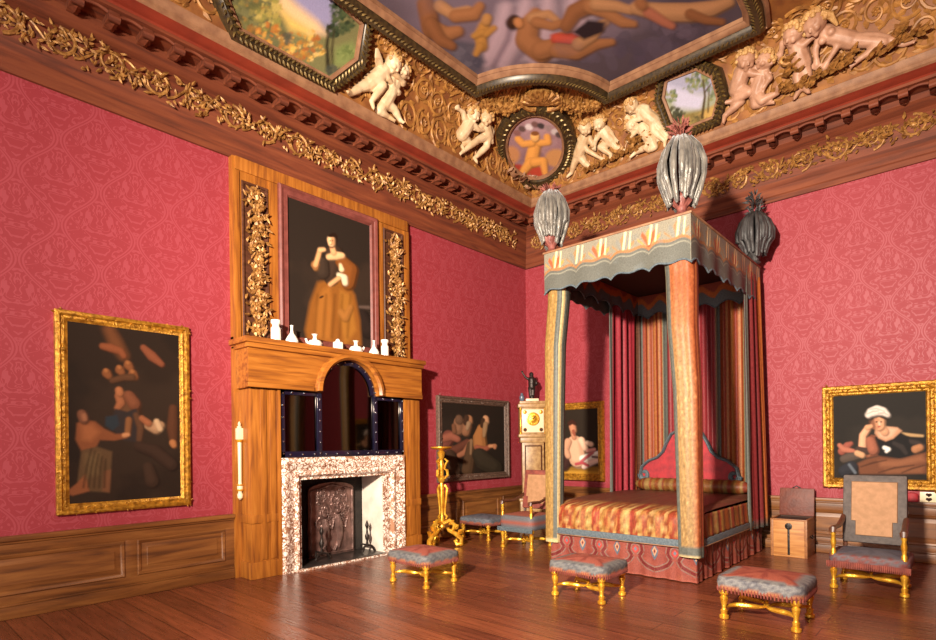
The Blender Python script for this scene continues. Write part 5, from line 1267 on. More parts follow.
# ---- armchairs
def armchair(label, x, y, w, d, seat0, seat1, armz, backz, colours, rot=0., seatcol=None):
    T = thing('armchair', label, 'armchair', (0, 0, 0), 'high backed armchairs')
    bz0 = seat1+.06
    for sx in (-1, 1):
        mb = MB(); px, py = sx*w/2, -d/2                      # front leg runs up to the arm
        legmesh(mb, px, py, seat0+.02, 1.0)
        mb.lathe([(.026, seat0), (.026, seat1), (.018, seat1+.02), (.022, seat1+.05), (.028, (seat1+armz)/2), (.018, armz-.05), (.026, armz-.03), (.02, armz)], (px, py, 0), 12); build('leg', mb, MT['gold'], T)
        mb = MB(); legmesh(mb, sx*w/2*.94, d/2-.02, seat0+.02, .95); build('leg', mb, MT['gold'], T)
        mb = MB(); by = d/2-.02; bw = w/2*.94
        mb.tube([(px, py-.035, armz-.005), (px, py-.03, armz+.03), (px, py+.05, armz+.035), (sx*bw*1.02, -.02, armz+.03), (sx*bw, by*.7, armz+.075), (sx*bw, by+.03, armz+.12)], [.03, .036, .034, .028, .028, .024], 9, flat=.7, flatdir=(0, 0, 1)); build('arm', mb, MT['brownwood'], T)
    mb = MB(); stretcher_x(mb, w*.97, d*.97, .11); build('stretcher', mb, MT['gold'], T)
    build('seat', cushion(w+.1, d+.1, seat0, seat1-.03, .035, seatcol or colours['seat']), MT['silk'], T, angle=60)
    mb = MB()
    for i in range(46):
        t = i/45; a = -w/2-.05+(w+.1)*t; mb.tube([(a, -d/2-.055, seat0+.03), (a, -d/2-.065, seat0-.005), (a, -d/2-.06, seat0-.035)], [.009, .008, .005], 5)
    build('fringe', mb, MT[colours['fringe']], T)
    # back: reclined padded panel with border and buff centre
    M = Matrix.Translation((0, d/2-.03, seat1-.02))@Matrix.Rotation(radians(-9), 4, 'X'); H = (backz-seat1+.02)/cos(radians(9)); hw = w/2*.97
    def P3(a, b, th): return M@Vector((a, th, b))
    mb = MB(); mb.box(-hw, hw, -.03, .04, .05, H, .025, M=M); build('back', mb, MT[colours['border']], T, angle=50)
    mb = MB(); x1, z1 = hw*.72, H-.075; zs = H*.36
    poly = [(-x1, z1), (x1, z1), (x1, zs), (x1*.8, zs), (x1*.8, .13), (-x1*.8, .13), (-x1*.8, zs), (-x1, zs)]
    mb.add([P3(a, b, -.032) for a, b in poly]+[P3(a*.97, .45*H+(b-.45*H)*.975, -.046) for a, b in poly], [tuple(range(8, 16))]+[(i, (i+1) % 8, 8+(i+1) % 8, 8+i) for i in range(8)]); build('back_panel', mb, MT['linen'], T)
    for sx in (-1, 1):
        mb = MB(); mb.tube([(sx*hw*.92, d/2-.01, seat0), P3(sx*hw*.93, .1, .03), P3(sx*hw*.93, H*.95, .035)], [.024, .022, .02], 8); build('back_post', mb, MT['brownwood'], T)
    T.location = (x, y, 0); T.rotation_euler.z = rot; return T
armchair('large armchair with grey-bordered buff back under the turbaned woman painting', 5.935, -1.86, .605, .51, .265, .40, .60, 1.17,
         dict(seat=silk_seat('#5c5c66', '#4f505a', '#5f565a', '#6f3c38', '#6d3832'), fringe='rose', border='browncloth'))
def lseat(a, b, sd, t):
    if sd <= 1: return '#8a4a3c' if .3 < sd < .6 else '#5d5b5f'
    return '#8f5040' if max(abs(a), abs(b)) < .86 else '#a5684c'
armchair('armchair with grey sides and rose seat between the tall clock and the bed', 1.61, -2.17, .54, .52, .30, .53, .67, 1.16,
         dict(seat=lseat, fringe='greyfringe', border='rose'))

# ---- gilt torchere
TO = thing('torchere', 'slender carved gilt torchere on a tripod of scrolls beside the fireplace', 'candlestand', (.52, -2.92, 0))
o = Vector((.52, -2.92, 0)); mb = MB()
mb.lathe([(.02, 1.49), (.07, 1.5), (.15, 1.515), (.165, 1.53), (.165, 1.545), (.02, 1.55)], o, 20); build('tray', mb, MT['gold'], TO)
mb = MB(); mb.lathe([(.045, .3), (.028, .36), (.042, .42), (.022, .47), (.028, .56), (.04, .75), (.038, .92), (.026, .98), (.055, 1.02), (.06, 1.07), (.03, 1.1), (.036, 1.2), (.045, 1.28), (.026, 1.34), (.05, 1.4), (.065, 1.45), (.028, 1.495)], o, 14); build('stem', mb, MT['gold'], TO)
for k in range(3):
    a = radians(35+120*k); e = Vector((cos(a), sin(a), 0)); z = Vector((0, 0, 1)); mb = MB()
    mb.tube([o+e*.03+z*.36, o+e*.12+z*.4, o+e*.2+z*.33, o+e*.17+z*.25, o+e*.1+z*.24, o+e*.09+z*.29], [.03, .034, .036, .03, .024, .03], 9)
    mb.tube([o+e*.1+z*.25, o+e*.2+z*.2, o+e*.3+z*.12, o+e*.3+z*.045, o+e*.23+z*.03, o+e*.2+z*.08, o+e*.24+z*.1], [.03, .036, .038, .045, .036, .03, .03], 9); mb.ball(o+e*.29+z*.04, .04, 9)
    for q in range(3): mb.leaf(o+e*(.1+.07*q)+z*(.33-.07*q), e+z*.8, e.cross(z), .12, .08, .03)
    build('scroll_leg', mb, MT['gold'], TO)
    mb = MB(); mb.tube([o+e*.05+z*1.05, o+e*.1+z*1.1, o+e*.09+z*1.18, o+e*.05+z*1.2, o+e*.07+z*1.28, o+e*.1+z*1.32, o+e*.05+z*1.36], [.016, .022, .024, .018, .018, .022, .012], 7)
    mb.tube([o+e*.05+z*.95, o+e*.085+z*.9, o+e*.05+z*.6, o+e*.045+z*.5, o+e*.08+z*.46, o+e*.06+z*.42], [.02, .024, .016, .018, .02, .012], 7); build('scroll_bracket', mb, MT['gold'], TO)

# ---- longcase clock across the corner
cpx, cpy = .47, -.47; CT = thing('longcase_clock', 'pale marquetry longcase clock with gilt dial standing across the room corner', 'clock', (0, 0, 0))
def cb(b, hw, hd, z0, z1, bev=.008, yo=0.): b.box(-hw, hw, -hd+yo, hd+yo, z0, z1, bev)
mb = MB(); cb(mb, .27, .17, 0, .1); cb(mb, .25, .155, .1, .52); cb(mb, .27, .17, .5, .56, .015); build('base', mb, MT['burr'], CT)
mb = MB(); cb(mb, .205, .125, .55, 1.66); cb(mb, .24, .15, 1.6, 1.70, .02); build('trunk', mb, MT['burr'], CT)
mb = MB(); mb.box(-.15, .15, -.14, -.12, .66, 1.54, .006); dr = build('trunk_door', mb, MT['burr'], CT)
mb = MB(); frame_sweep(mb, -.16, .16, .65, 1.55, [(0, 0), (0, .012), (.012, .018), (.022, .006)]); mb2 = MB(Matrix(((1, 0, 0, 0), (0, 0, -1, -.138), (0, 1, 0, 0), (0, 0, 0, 1)))); mb2.add(mb.v, mb.f); build('door_moulding', mb2, MT['brownwood'], dr)
mb = MB(); cb(mb, .27, .17, 1.70, 1.76, .014); cb(mb, .25, .155, 1.75, 2.26); cb(mb, .275, .175, 2.25, 2.33, .018); cb(mb, .245, .15, 2.33, 2.38, .01); build('hood', mb, MT['burr'], CT)
for sx in (-1, 1):
    mb = MB(); mb.lathe([(.022, 1.76), (.022, 1.79), (.016, 1.8), (.016, 2.2), (.022, 2.21), (.022, 2.25)], (sx*.232, -.165, 0), 10); build('column', mb, MT['gold'], CT)
mb = MB(); mb.box(-.2, .2, -.168, -.15, 1.79, 2.22, .004); dl = build('dial', mb, MT['ivory'], CT)
R90 = Matrix.Translation((0, -.168, 2.04))@Matrix.Rotation(pi/2, 4, 'X')
mb = MB(); mb.lathe([(.125, 0), (.125, .008), (.105, .012), (.1, .008), (.06, .007), (.05, .012), (.02, .014)], n=28, M=R90)
for sx in (-1, 1):
    for sz in (-1, 1): mb.lathe([(.038, 0), (.03, .012), (.01, .016)], n=12, M=Matrix.Translation((sx*.15, -.168, 2.005+sz*.165))@Matrix.Rotation(pi/2, 4, 'X'))
build('chapter_ring', mb, MT['gold'], dl)
mb = MB(); mb.tube([(0, -.187, 2.04), (.05, -.187, 2.1)], [.008, .003], 6); mb.tube([(0, -.187, 2.04), (-.07, -.187, 2.08)], [.007, .003], 6)
for sx in (-1, 1): mb.lathe([(.03, .012), (.03, .02)], n=12, M=Matrix.Translation((sx*.15, -.168, 1.84))@Matrix.Rotation(pi/2, 4, 'X'))
build('hands', mb, MT['dark'], dl)
mb = MB(); cb(mb, .12, .09, 2.38, 2.43, .01); build('pedestal', mb, MT['ivory'], CT)
CT.location = (cpx, cpy, 0); CT.rotation_euler.z = radians(42)
ST_ = thing('bronze_statuette', 'small dark bronze statuette with a raised arm on top of the tall clock', 'statuette', (cpx, cpy, 2.431), None)
Z = lambda x, y, z: Vector((cpx+x*.74, cpy+y+x*.67, 2.431+z))
caps = [(Z(0, 0, .02), Z(0, 0, .03), .05, .05), (Z(-.025, 0, .03), Z(-.03, 0, .2), .03, .045), (Z(.03, -.01, .03), Z(.025, 0, .2), .028, .045), (Z(0, 0, .22), Z(0, 0, .36), .065, .07), (Z(0, 0, .36), Z(0, -.005, .42), .05, .028), (Z(0, -.01, .455), .045, (1, 1, 1.15)), (Z(0, -.055, .45), Z(0, -.06, .445), .012, .014),
        (Z(.06, 0, .37), Z(.1, 0, .28), .026, .022), (Z(.1, 0, .28), Z(.07, -.06, .22), .022, .016), (Z(-.06, 0, .37), Z(-.12, 0, .41), .026, .022), (Z(-.12, 0, .41), Z(-.17, 0, .49), .02, .015)]
for sx, hx, hz in ((1, .07, .22), (-1, -.17, .49)):
    for j in range(4): caps.append((Z(hx, -.06 if sx > 0 else 0, hz), Z(hx+(.012*j-.018), (-.085 if sx > 0 else -.01), hz+(-.02 if sx > 0 else .035)), .008, .007))
    caps.append((Z(hx, -.06 if sx > 0 else 0, hz), Z(hx+.02*sx, (-.06 if sx > 0 else -.02), hz+.02), .009, .007))
link_mesh('body', capsules(caps, .009, 2), MT['iron'], ST_)
vx, vy = cpx-.19*.74, cpy-.19*.67
T = thing('ginger_jar', 'small blue-grey jar on the left corner of the clock hood', 'jar', (vx, vy, 2.381)); mb = MB(); mb.lathe([(.03, 0), (.04, .02), (.05, .06), (.045, .1), (.025, .12), (.03, .13), (.02, .155), (.004, .165)], (vx, vy, 2.381), 14); build('body', mb, MT['bluegrey'], T)

# ---- travelling chest with open lid
CHT = thing('chest', 'wooden chest with a central iron strap and open leather-lined lid by the bed', 'chest', (4.9, -.42, 0))
bx0, bx1, by0, by1, bh = 4.655, 5.09, -.655, -.2, .50
mb = MB()
mb.box(bx0, bx1, by0, by0+.02, .02, bh, .004); mb.box(bx0, bx1, by1-.02, by1, .02, bh, .004); mb.box(bx0, bx0+.02, by0, by1, .02, bh, .004); mb.box(bx0, bx1, by0, by1, 0.0, .03, .004)
build('body', mb, MT['crate'], CHT)
mb = MB(); mb.box(bx1-.02, bx1+.004, by0-.003, by1, .0, bh+.003, .004); build('side_panel', mb, MT['crateD'], CHT)
mb = MB(); mb.box(bx0-.004, bx1+.004, by0-.006, by0+.022, bh-.008, bh+.012, .004); mb.box(bx1-.022, bx1+.008, by0, by1, bh-.008, bh+.012, .004); mb.box(bx0-.008, bx0+.022, by0, by1, bh-.008, bh+.012, .004); mb.box(bx0-.006, bx0+.03, by0-.006, by0+.001, 0, bh, .003); mb.box(bx1-.03, bx1+.006, by0-.006, by0+.001, 0, bh, .003); build('edge_band', mb, MT['crateD'], CHT)
mb = MB(); mb.box(bx0+.02, bx1-.02, by0+.02, by1-.004, bh-.012, bh-.004); mb.box(bx0+.02, bx1-.02, by1-.03, by1-.004, .03, bh+.014); build('lining', mb, MT['dark'], CHT)
mb = MB(); mb.box((bx0+bx1)/2-.014, (bx0+bx1)/2+.014, by0-.008, by0+.001, .03, bh-.06, .003); build('iron_strap', mb, MT['iron'], CHT)
mb = MB(); mb.lathe([(.045, -.001), (.045, .008), (.03, .012)], n=16, M=Matrix.Translation(((bx0+bx1)/2, by0-.002, bh-.085))@Matrix.Rotation(pi/2, 4, 'X')); build('lock_plate', mb, MT['iron'], CHT)
M = Matrix.Translation((0, by1, bh))@Matrix.Rotation(radians(-7), 4, 'X'); mb = MB(); mb.box(bx0, bx1+.004, -.025, .03, .012, .40, .012, M=M); build('lid', mb, MT['leather'], CHT)
mb = MB(); mb.tube([M@Vector(((bx0+bx1)/2-.05, -.02, .40)), M@Vector(((bx0+bx1)/2, -.02, .43)), M@Vector(((bx0+bx1)/2+.05, -.02, .40))], .009, 7); build('lid_loop', mb, MT['iron'], CHT)
for dx in (-.15, .15):
    mb = MB(); mb.box((bx0+bx1)/2+dx-.02, (bx0+bx1)/2+dx+.02, by1-.01, by1+.012, bh-.06, bh+.05, .003); build('hinge', mb, MT['iron'], CHT)
mb = MB(); mb.tube([Vector((bx1+.006, -.5, .28)), Vector((bx1+.03, -.47, .25)), Vector((bx1+.03, -.4, .25)), Vector((bx1+.006, -.37, .28))], .009, 7); build('handle', mb, MT['iron'], CHT)

# ================================================================== STATE BED
L0, R0, F0, B0 = 2.54, 4.44, -2.86, -.30
BED = thing('state_bed', 'tall canopied state bed with gold curtains and embroidered grey valances', 'bed', (3.49, -1.6, 0))
for x in (L0+.05, R0-.06):
    for y in (F0+.05, B0-.05): build('post', MB().box(x-.035, x+.035, y-.035, y+.035, 0, 4.0, .01), MT['brownwood'], BED)
# mattress block and base cloths
build('bedstock', MB().box(L0+.03, R0-.03, F0+.03, B0, .08, .45), MT['dark'], BED)
def strap(cv, w):
    """red strapwork edged in slate blue on a rose ground"""
    k = max(1, round(w/.52)); st = w/k
    cv.cloud('#703028', .2, .5, .6, 3); cv.cloud('#96583f', .16, .62, .4, 8)
    for i in range(k):
        c = (i+.5)*st
        for dx in (-1, 1):
            path_ = [(c+dx*.0, .40), (c+dx*.07, .36), (c+dx*.085, .28), (c+dx*.04, .22), (c+dx*.08, .16), (c+dx*.17, .11), (c+dx*st*.5, .09)]
            for rad, col in ((.032, '#4d5a66'), (.027, '#966947'), (.021, '#631f1f')):
                for a, b in zip(path_[:-1], path_[1:]):
                    n_ = Vector((-(b[1]-a[1]), b[0]-a[0])).normalized()*rad; cv.poly([(a[0]+n_.x, a[1]+n_.y), (b[0]+n_.x, b[1]+n_.y), (b[0]-n_.x, b[1]-n_.y), (a[0]-n_.x, a[1]-n_.y)], col, .006)
        for dx in (-.5, .5):
            q = c+dx*st; cv.poly([(q, .38), (q+.045, .31), (q+.03, .25), (q, .2), (q-.03, .25), (q-.045, .31)], '#4d5a66', .008); cv.poly([(q, .355), (q+.03, .305), (q, .24), (q-.03, .305)], '#b98868', .008); cv.poly([(q, .33), (q+.015, .3), (q, .27), (q-.015, .3)], '#631f1f', .006)
        cv.poly([(c, .345), (c+.04, .3), (c+.02, .26), (c-.02, .26), (c-.04, .3)], '#a83a34', .008); cv.poly([(c, .33), (c+.02, .3), (c, .275), (c-.02, .3)], '#5b6770', .006)
    cv.poly([(0, 0), (w, 0), (w, .022), (0, .022)], '#8f4a3c', .006); cv.poly([(0, .405), (w, .405), (w, .44), (0, .44)], '#a05244', .01)
def base_cloth(o, U, w):
    cv = Canvas(o, U, (0, 0, 1), w, .43, .008, '#834135'); strap(cv, w)
    q = cv.mesh('base_valance', MT['silk'], BED, bow=lambda X, Y: (.012*np.sin(X*19)+.008*np.sin(X*43+1))*(.44-Y)/.43); md = q.modifiers.new('s', 'SOLIDIFY'); md.thickness = .01
base_cloth((L0-.0, F0-.02, .012), (1, 0, 0), R0-L0+.02); base_cloth((R0+.02, F0-.02, .012), (0, 1, 0), B0-F0); base_cloth((L0-.01, B0, .012), (0, -1, 0), B0-F0+.02)
# coverlet: striped silk over the mattress, hanging on three sides
STR = [(.0, '#764721'), (.10, '#8b6838'), (.17, '#7a371a'), (.30, '#8b602b'), (.36, '#722c1e'), (.40, '#927241'), (.52, '#8b3824'), (.60, '#8b6330'), (.70, '#7e421e'), (.80, '#967646'), (.88, '#7d3523'), (.95, '#845928')]
def stripe(u, w=0.):
    u = (u*1.35+.07) % 1.0; c = STR[0][1]
    for a, q in STR:
        if u >= a: c = q
    return np.array(C(c))
rn = np.random.RandomState(5)
def coverlet():
    xs = np.linspace(L0-.02, R0+.02, 97); rows = []; cols = []
    prof = [(F0-.045, .475), (F0-.05, .52), (F0-.05, .58), (F0-.05, .64), (F0-.045, .70), (F0-.025, .75), (F0+.02, .775), (F0+.1, .785)]+[(y, .80+.03*sin(3.1*(y-F0)/(B0-F0))) for y in np.linspace(F0+.25, B0-.02, 16)]
    for y, z in prof:
        r = []; cc = []
        for i, x in enumerate(xs):
            e = min(x-(L0-.02), (R0+.02)-x); drop = .05*max(0, 1-e/.09)**2
            r.append((x, y+(.006*sin(x*31) if z < .72 else 0), z-drop+.004*sin(x*17+y*5)))
            c = stripe((x-L0)/(R0-L0)); k = 1+.25*(rn.rand()-.5); m_ = sin(x*38+2*sin(y*30+z*34))*sin((y+z)*33)
            m2_ = sin(x*61+3*sin(z*41+y*37))*sin(z*57+y*51+x*13)
            if m_ > .2: c = c*.4+np.array(C('#8a3424'))*.6
            if m2_ > .3: c = c*.5+np.array(C('#ab8348'))*.5
            if m2_ < -.45: c = c*.5+np.array(C('#6b2c1c'))*.5
            if m_ < -.5: c = c*.6+np.array(C('#d8b878'))*.4
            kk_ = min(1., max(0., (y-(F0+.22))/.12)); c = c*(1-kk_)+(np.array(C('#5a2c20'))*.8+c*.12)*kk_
            cc.append(tuple(c*k))
        rows.append(r); cols += cc
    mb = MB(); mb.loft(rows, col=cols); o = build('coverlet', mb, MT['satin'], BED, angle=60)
    for x0, sg in ((R0+.02, 1), (L0-.02, -1)):
        rows = []; cols = []; ys = np.linspace(F0-.045, B0-.02, 90)
        for z in np.linspace(.475, .745, 9):
            r = []
            for y in ys:
                r.append((x0+sg*(.02*(1-(z-.475)/.27)+.006*sin(y*33)), y, z)); c = stripe((y-F0)/1.9)*(1+.25*(rn.rand()-.5))
                if sin(y*38+2*sin(z*34))*sin(z*33) > .3: c = c*.5+np.array(C('#8f3526'))*.5
                cols.append(tuple(c))
            rows.append(r)
        mb = MB(); mb.loft(rows, col=cols); build('coverlet_side', mb, MT['satin'], BED, angle=60, solid=.008)
    mb = MB(); mb.box(L0-.03, R0+.03, F0-.065, F0-.04, .40, .478, .006); mb.box(R0+.025, R0+.055, F0-.06, B0-.02, .40, .478, .006); mb.box(L0-.055, L0-.025, F0-.06, B0-.02, .40, .478, .006); build('blue_border', mb, MT['greyfringe'], o)
    mb = MB(); mb.box(L0-.032, R0+.032, F0-.069, F0-.042, .392, .402, .003); mb.box(R0+.03, R0+.06, F0-.06, B0-.02, .392, .402, .003); build('gilt_edging', mb, MT['fillet'], o)
coverlet()
# bolster
def bolster():
    rows = []; cols = []
    for i in range(61):
        x = L0+.06+(R0-L0-.12)*i/60; e = min(i, 60-i)/60; r = .105*min(1, (e*9+.12))**.5
        rows.append([(x, -.52+r*1.25*cos(a), .905+r*sin(a)+.004*sin(i*1.7)) for a in [2*pi*j/18 for j in range(18)]])
        c = stripe(i/60*2.2)*.8; cols += [tuple(c*(1+.2*(rn.rand()-.5))) for _ in range(18)]
    mb = MB(); mb.loft(rows, close_u=True, caps=True, col=cols); build('bolster', mb, MT['satin'], BED, angle=60)
bolster()
# headcloth and headboard
cv = Canvas((L0, B0-.03, .6), (1, 0, 0), (0, 0, 1), R0-L0, 3.4, .012, '#7d262a')
W_ = R0-L0
for u0, u1 in ((.12, .46), (1.36, 1.70)): cv.poly([(u0, 0), (u1, 0), (u1, 3.5), (u0, 3.5)], '#873c1f', .03)
for u in (.2, .3, .38, 1.44, 1.52, 1.62): cv.poly([(u, 0), (u+.03, 0), (u+.03, 3.5), (u, 3.5)], '#985e2a', .02)
for u in (.18, .33, 1.41, 1.57): cv.poly([(u, 0), (u+.02, 0), (u+.02, 3.5), (u, 3.5)], '#812b24', .01)
for u in (.05, .46, 1.30, 1.70): cv.poly([(u, 0), (u+.065, 0), (u+.065, 3.5), (u, 3.5)], '#4d4e47', .008); cv.poly([(u-.012, 0), (u, 0), (u, 3.5), (u-.012, 3.5)], '#816e46', .006)
q = cv.mesh('headcloth', MT['satin'], BED, bow=lambda X, Y: .018*np.sin(X*34)+.01*np.sin(X*71)); md = q.modifiers.new('s', 'SOLIDIFY'); md.thickness = .01
hx = 3.40
hp = [(2.64, .8), (2.62, 1.0), (2.66, 1.18), (2.78, 1.28), (2.92, 1.33), (3.02, 1.42), (3.08, 1.56), (3.16, 1.70), (3.28, 1.76), (3.40, 1.82)]
hpoly = hp+[(2*hx-a, b) for a, b in hp[-2::-1]]
mb = MB(MBk(B0-.06)); mb.prism(hpoly, 0, .05); hb = build('headboard', mb, MT['redvelvet'], BED)
mb = MB(MBk(B0-.115)); mb.tube([(a, b, 0) for a, b in hpoly[1:-1]], .06, 9, flat=.4, flatdir=(0, -1, 0))
for sg, c in ((1, 2.70), (-1, 2*hx-2.70)):
    mb.tube([(c-sg*.08*cos(t)*(1-t/8), 1.06-.1*sin(t)*(1-t/8), 0.004) for t in [i*.4 for i in range(15)]], [.045-.0014*i for i in range(15)], 8)
build('scroll_outline', mb, MT['greyfringe'], hb)

# curtains gathered round the front posts
def wrap(name, cx, cy, a, b, colf, z0=.28, z1=3.95, n=96, m=110):
    rows = []; cols = []
    for j in range(m+1):
        t = j/m; z = z0+(z1-z0)*t; r = []
        for i in range(n):
            th = 2*pi*i/n; c, s_ = cos(th), sin(th); k = (abs(c)**3.2+abs(s_)**3.2)**(-1/3.2)
            f = 1+.022*sin(th*7+2*t)+.012*sin(th*15-3*t); A_, B_ = np.interp(t, *a), np.interp(t, *b)
            r.append((np.interp(t, *cx)+A_*c*k*f, np.interp(t, (0, .7, .86, 1), (cy, cy, cy+.075, cy+.075))+B_*s_*k*f, z)); cols.append(tuple(colf(c*k, s_*k, z, i, j)))
        rows.append(r)
    mb = MB(); mb.loft(rows, close_u=True, caps=True, col=cols); return build(name, mb, MT['satin'], BED, angle=60)
gold1, gold2, org, red_, gry, crm = [np.array(C(q)) for q in ('#b08240', '#96602c', '#8a4626', '#7f2f26', '#55564f', '#b8a274')]
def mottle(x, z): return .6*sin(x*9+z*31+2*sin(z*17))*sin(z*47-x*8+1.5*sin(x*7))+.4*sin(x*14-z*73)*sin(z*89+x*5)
def cfR(xn, yn, z, i, j):
    if yn < -.45 or xn < -.8:
        if z < .315: return crm
        if z < .40: return gry
        if xn < -.93: return crm
        if xn < -.6: return gry
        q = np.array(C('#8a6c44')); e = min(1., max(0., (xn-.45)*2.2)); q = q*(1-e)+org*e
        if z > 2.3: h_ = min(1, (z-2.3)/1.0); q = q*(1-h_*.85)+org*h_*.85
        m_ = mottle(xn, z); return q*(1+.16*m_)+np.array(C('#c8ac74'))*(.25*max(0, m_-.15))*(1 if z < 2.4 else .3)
    if z < .40: return gry
    return org*.75+gold2*.1 if sin(i*.9) > 0 else red_*.8
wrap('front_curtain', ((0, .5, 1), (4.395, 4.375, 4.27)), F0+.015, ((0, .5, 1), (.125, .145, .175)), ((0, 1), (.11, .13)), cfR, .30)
def cfL(xn, yn, z, i, j):
    if yn < -.4:
        if z < .315: return crm
        if xn > .82: return crm
        if xn > .35: return gry
        m_ = mottle(xn, z); return np.array(C('#8b6b3a'))*(1+.18*m_)+np.array(C('#c8ac74'))*(.2*max(0, m_-.15))
    return gry*.8 if xn > .6 else org*.7+gold2*.3
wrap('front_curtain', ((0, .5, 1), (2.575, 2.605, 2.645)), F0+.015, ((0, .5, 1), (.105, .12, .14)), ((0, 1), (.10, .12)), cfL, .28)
def drape(name, pts_top, pts_bot, z0, z1, colf, amp, k, nx=90, nz=26, inner=1):
    rows = []; cols = []
    for j in range(nz+1):
        t = j/nz; z = z0+(z1-z0)*t; r = []
        for i in range(nx+1):
            s_ = i/nx
            P = (Vector(pts_top[0]).lerp(Vector(pts_top[1]), s_))*t+(Vector(pts_bot[0]).lerp(Vector(pts_bot[1]), s_))*(1-t)
            d = (Vector(pts_top[1])-Vector(pts_top[0])).normalized(); n_ = Vector((d.y, -d.x))
            q = P+n_*amp*(sin(s_*k*2*pi)+.4*sin(s_*k*4.7*pi+2*t)); r.append((q.x, q.y, z)); cols.append(tuple(colf(s_, z)))
        rows.append(r)
    mb = MB(); mb.loft(rows, col=cols); return build(name, mb, MT['satin'], BED, angle=70, solid=.008)
pk = np.array(C('#8e2833')); dr = np.array(C('#6b2223')); og = np.array(C('#9a5428'))
drape('rear_curtain', ((L0+.02, -1.30), (L0+.02, -.36)), ((L0-.0, -1.30), (L0-.02, -.36)), .34, 3.92, lambda s_, z: gry if s_ < .07 or z < .40 else (pk if s_ < .86 else org), .035, 4)
drape('rear_curtain', ((R0-.02, -.98), (R0+.0, -.34)), ((R0+.03, -1.05), (R0+.09, -.34)), .37, 3.92, lambda s_, z: gry if s_ < .12 or z < .43 else (dr if s_ < .68 else (red_ if s_ < .74 else og)), .03, 3.5)

# canopy
build('tester', MB().box(L0, R0, F0-.02, B0, 3.98, 4.06, .01), MT['dark'], BED)
def valance(name, o, U, w, lobes, seed, zb=3.50, zt=4.08, inner=False):
    V = (0, 0, 1); H = zt-zb
    cv = Canvas(Vector(o)+Vector((0, 0, zb)), U, V, w, H, .009, '#7c7565' if not inner else '#9a4a38'); rn_ = random.Random(seed); st = w/lobes
    def edge(u): q = (u % st)/st; return .035+.06*abs(sin(pi*q))**.8*.9+(.02*sin(pi*q*3)) if not inner else .03+.09*abs(sin(pi*(q+.5)))
    us = [w*i/160 for i in range(161)]
    if not inner:
        nm = max(2, round(w/.32)); sm = w/nm
        for i in range(nm):
            c = (i+.5)*sm; oc = '#a84a22' if i % 2 == 0 else '#74726a'; oc2 = '#b8823e' if i % 2 == 0 else '#8c6a44'
            for k in range(7): a = radians(15+25*k); q = 1.25; cv.poly([(c, H*.5), (c+q*(.12*cos(a)-.03*sin(a)), H*.5+q*.15*sin(a)), (c+q*.15*cos(a), H*.5+q*.19*sin(a)), (c+q*(.12*cos(a)+.03*sin(a)), H*.5+q*.13*sin(a))], oc if k % 2 == 0 else oc2, .012, .9)
            cv.poly([(c-.06, H*.5), (c, H*.44), (c+.06, H*.5), (c, H*.62)], '#9a3d22' if i % 2 == 0 else '#5f605a', .012); cv.poly([(c-.01, H*.58), (c+.014, H*.58), (c+.05, H*.96), (c+.02, H*.98)], '#d6c193', .008); cv.poly([(c+.07, H*.6), (c+.09, H*.6), (c+.11, H*.94), (c+.09, H*.95)], '#d6c193', .008)
        cv.poly([(u, edge(u)+.27) for u in us]+[(u, edge(u)+.235) for u in us[::-1]], '#8f643e', .01); cv.poly([(u, edge(u)+.235) for u in us]+[(u, 0) for u in us[::-1]], '#56564f', .01)
        cv.poly([(u, edge(u)+.205) for u in us]+[(u, edge(u)+.19) for u in us[::-1]], '#7d7a6c', .008); cv.poly([(0, H-.012), (w, H-.012), (w, H), (0, H)], '#d9c7a4', .006)
        cv.cloud('#6a7070', .12, .6, .35, seed)
    else:
        cv.poly([(u, edge(u)+.24+.03*sin(u*20)) for u in us]+[(u, edge(u)+.15+.03*sin(u*20)) for u in us[::-1]], '#c26a34', .02); cv.poly([(u, edge(u)+.15+.03*sin(u*20)) for u in us]+[(u, 0) for u in us[::-1]], '#676e70', .012)
    q = cv.mesh(name, MT['silk'], BED, keep=in_poly([(u, edge(u)) for u in us]+[(w+1, edge(w)), (w+1, H+1), (-1, H+1), (-1, edge(0))]), bow=lambda X, Y: .015*np.sin(X/st*2*pi)*(H-Y)/H)
    md = q.modifiers.new('s', 'SOLIDIFY'); md.thickness = .012
    mb = MB(); Uv = Vector(U); nn = cv.n; mb.tube([Vector(o)+Uv*u+Vector((0, 0, zb+edge(u)))+nn*(.015*sin(u/st*2*pi)*(H-edge(u))/H) for u in us], .011, 6); build('braid', mb, MT['greyfringe'] if not inner else MT['greyfringe'], q)
valance('valance', (L0-.03, F0-.06, 0), (1, 0, 0), R0-L0+.05, 4, 3)
valance('valance', (R0+.02, F0-.06, 0), (0, 1, 0), B0-F0+.06, 5, 4)
valance('valance', (L0-.03, B0, 0), (0, -1, 0), B0-F0+.06, 5, 5)
valance('inner_valance', (L0+.06, B0-.09, 0), (1, 0, 0), R0-L0-.12, 5, 6, 3.56, 3.97, True)
valance('inner_valance', (L0+.07, F0+.22, 0), (0, 1, 0), B0-F0-.28, 6, 7, 3.60, 3.97, True)
valance('inner_valance', (R0-.07, B0-.06, 0), (0, -1, 0), B0-F0-.3, 6, 8, 3.60, 3.97, True)
mb = MB(); mb.box(L0-.045, R0+.035, F0-.075, F0-.045, 4.065, 4.09, .006); mb.box(R0+.01, R0+.035, F0-.06, B0, 4.065, 4.09, .006); mb.box(L0-.045, L0-.02, F0-.06, B0, 4.065, 4.09, .006); build('cornice_edge', mb, MT['fillet'], BED)
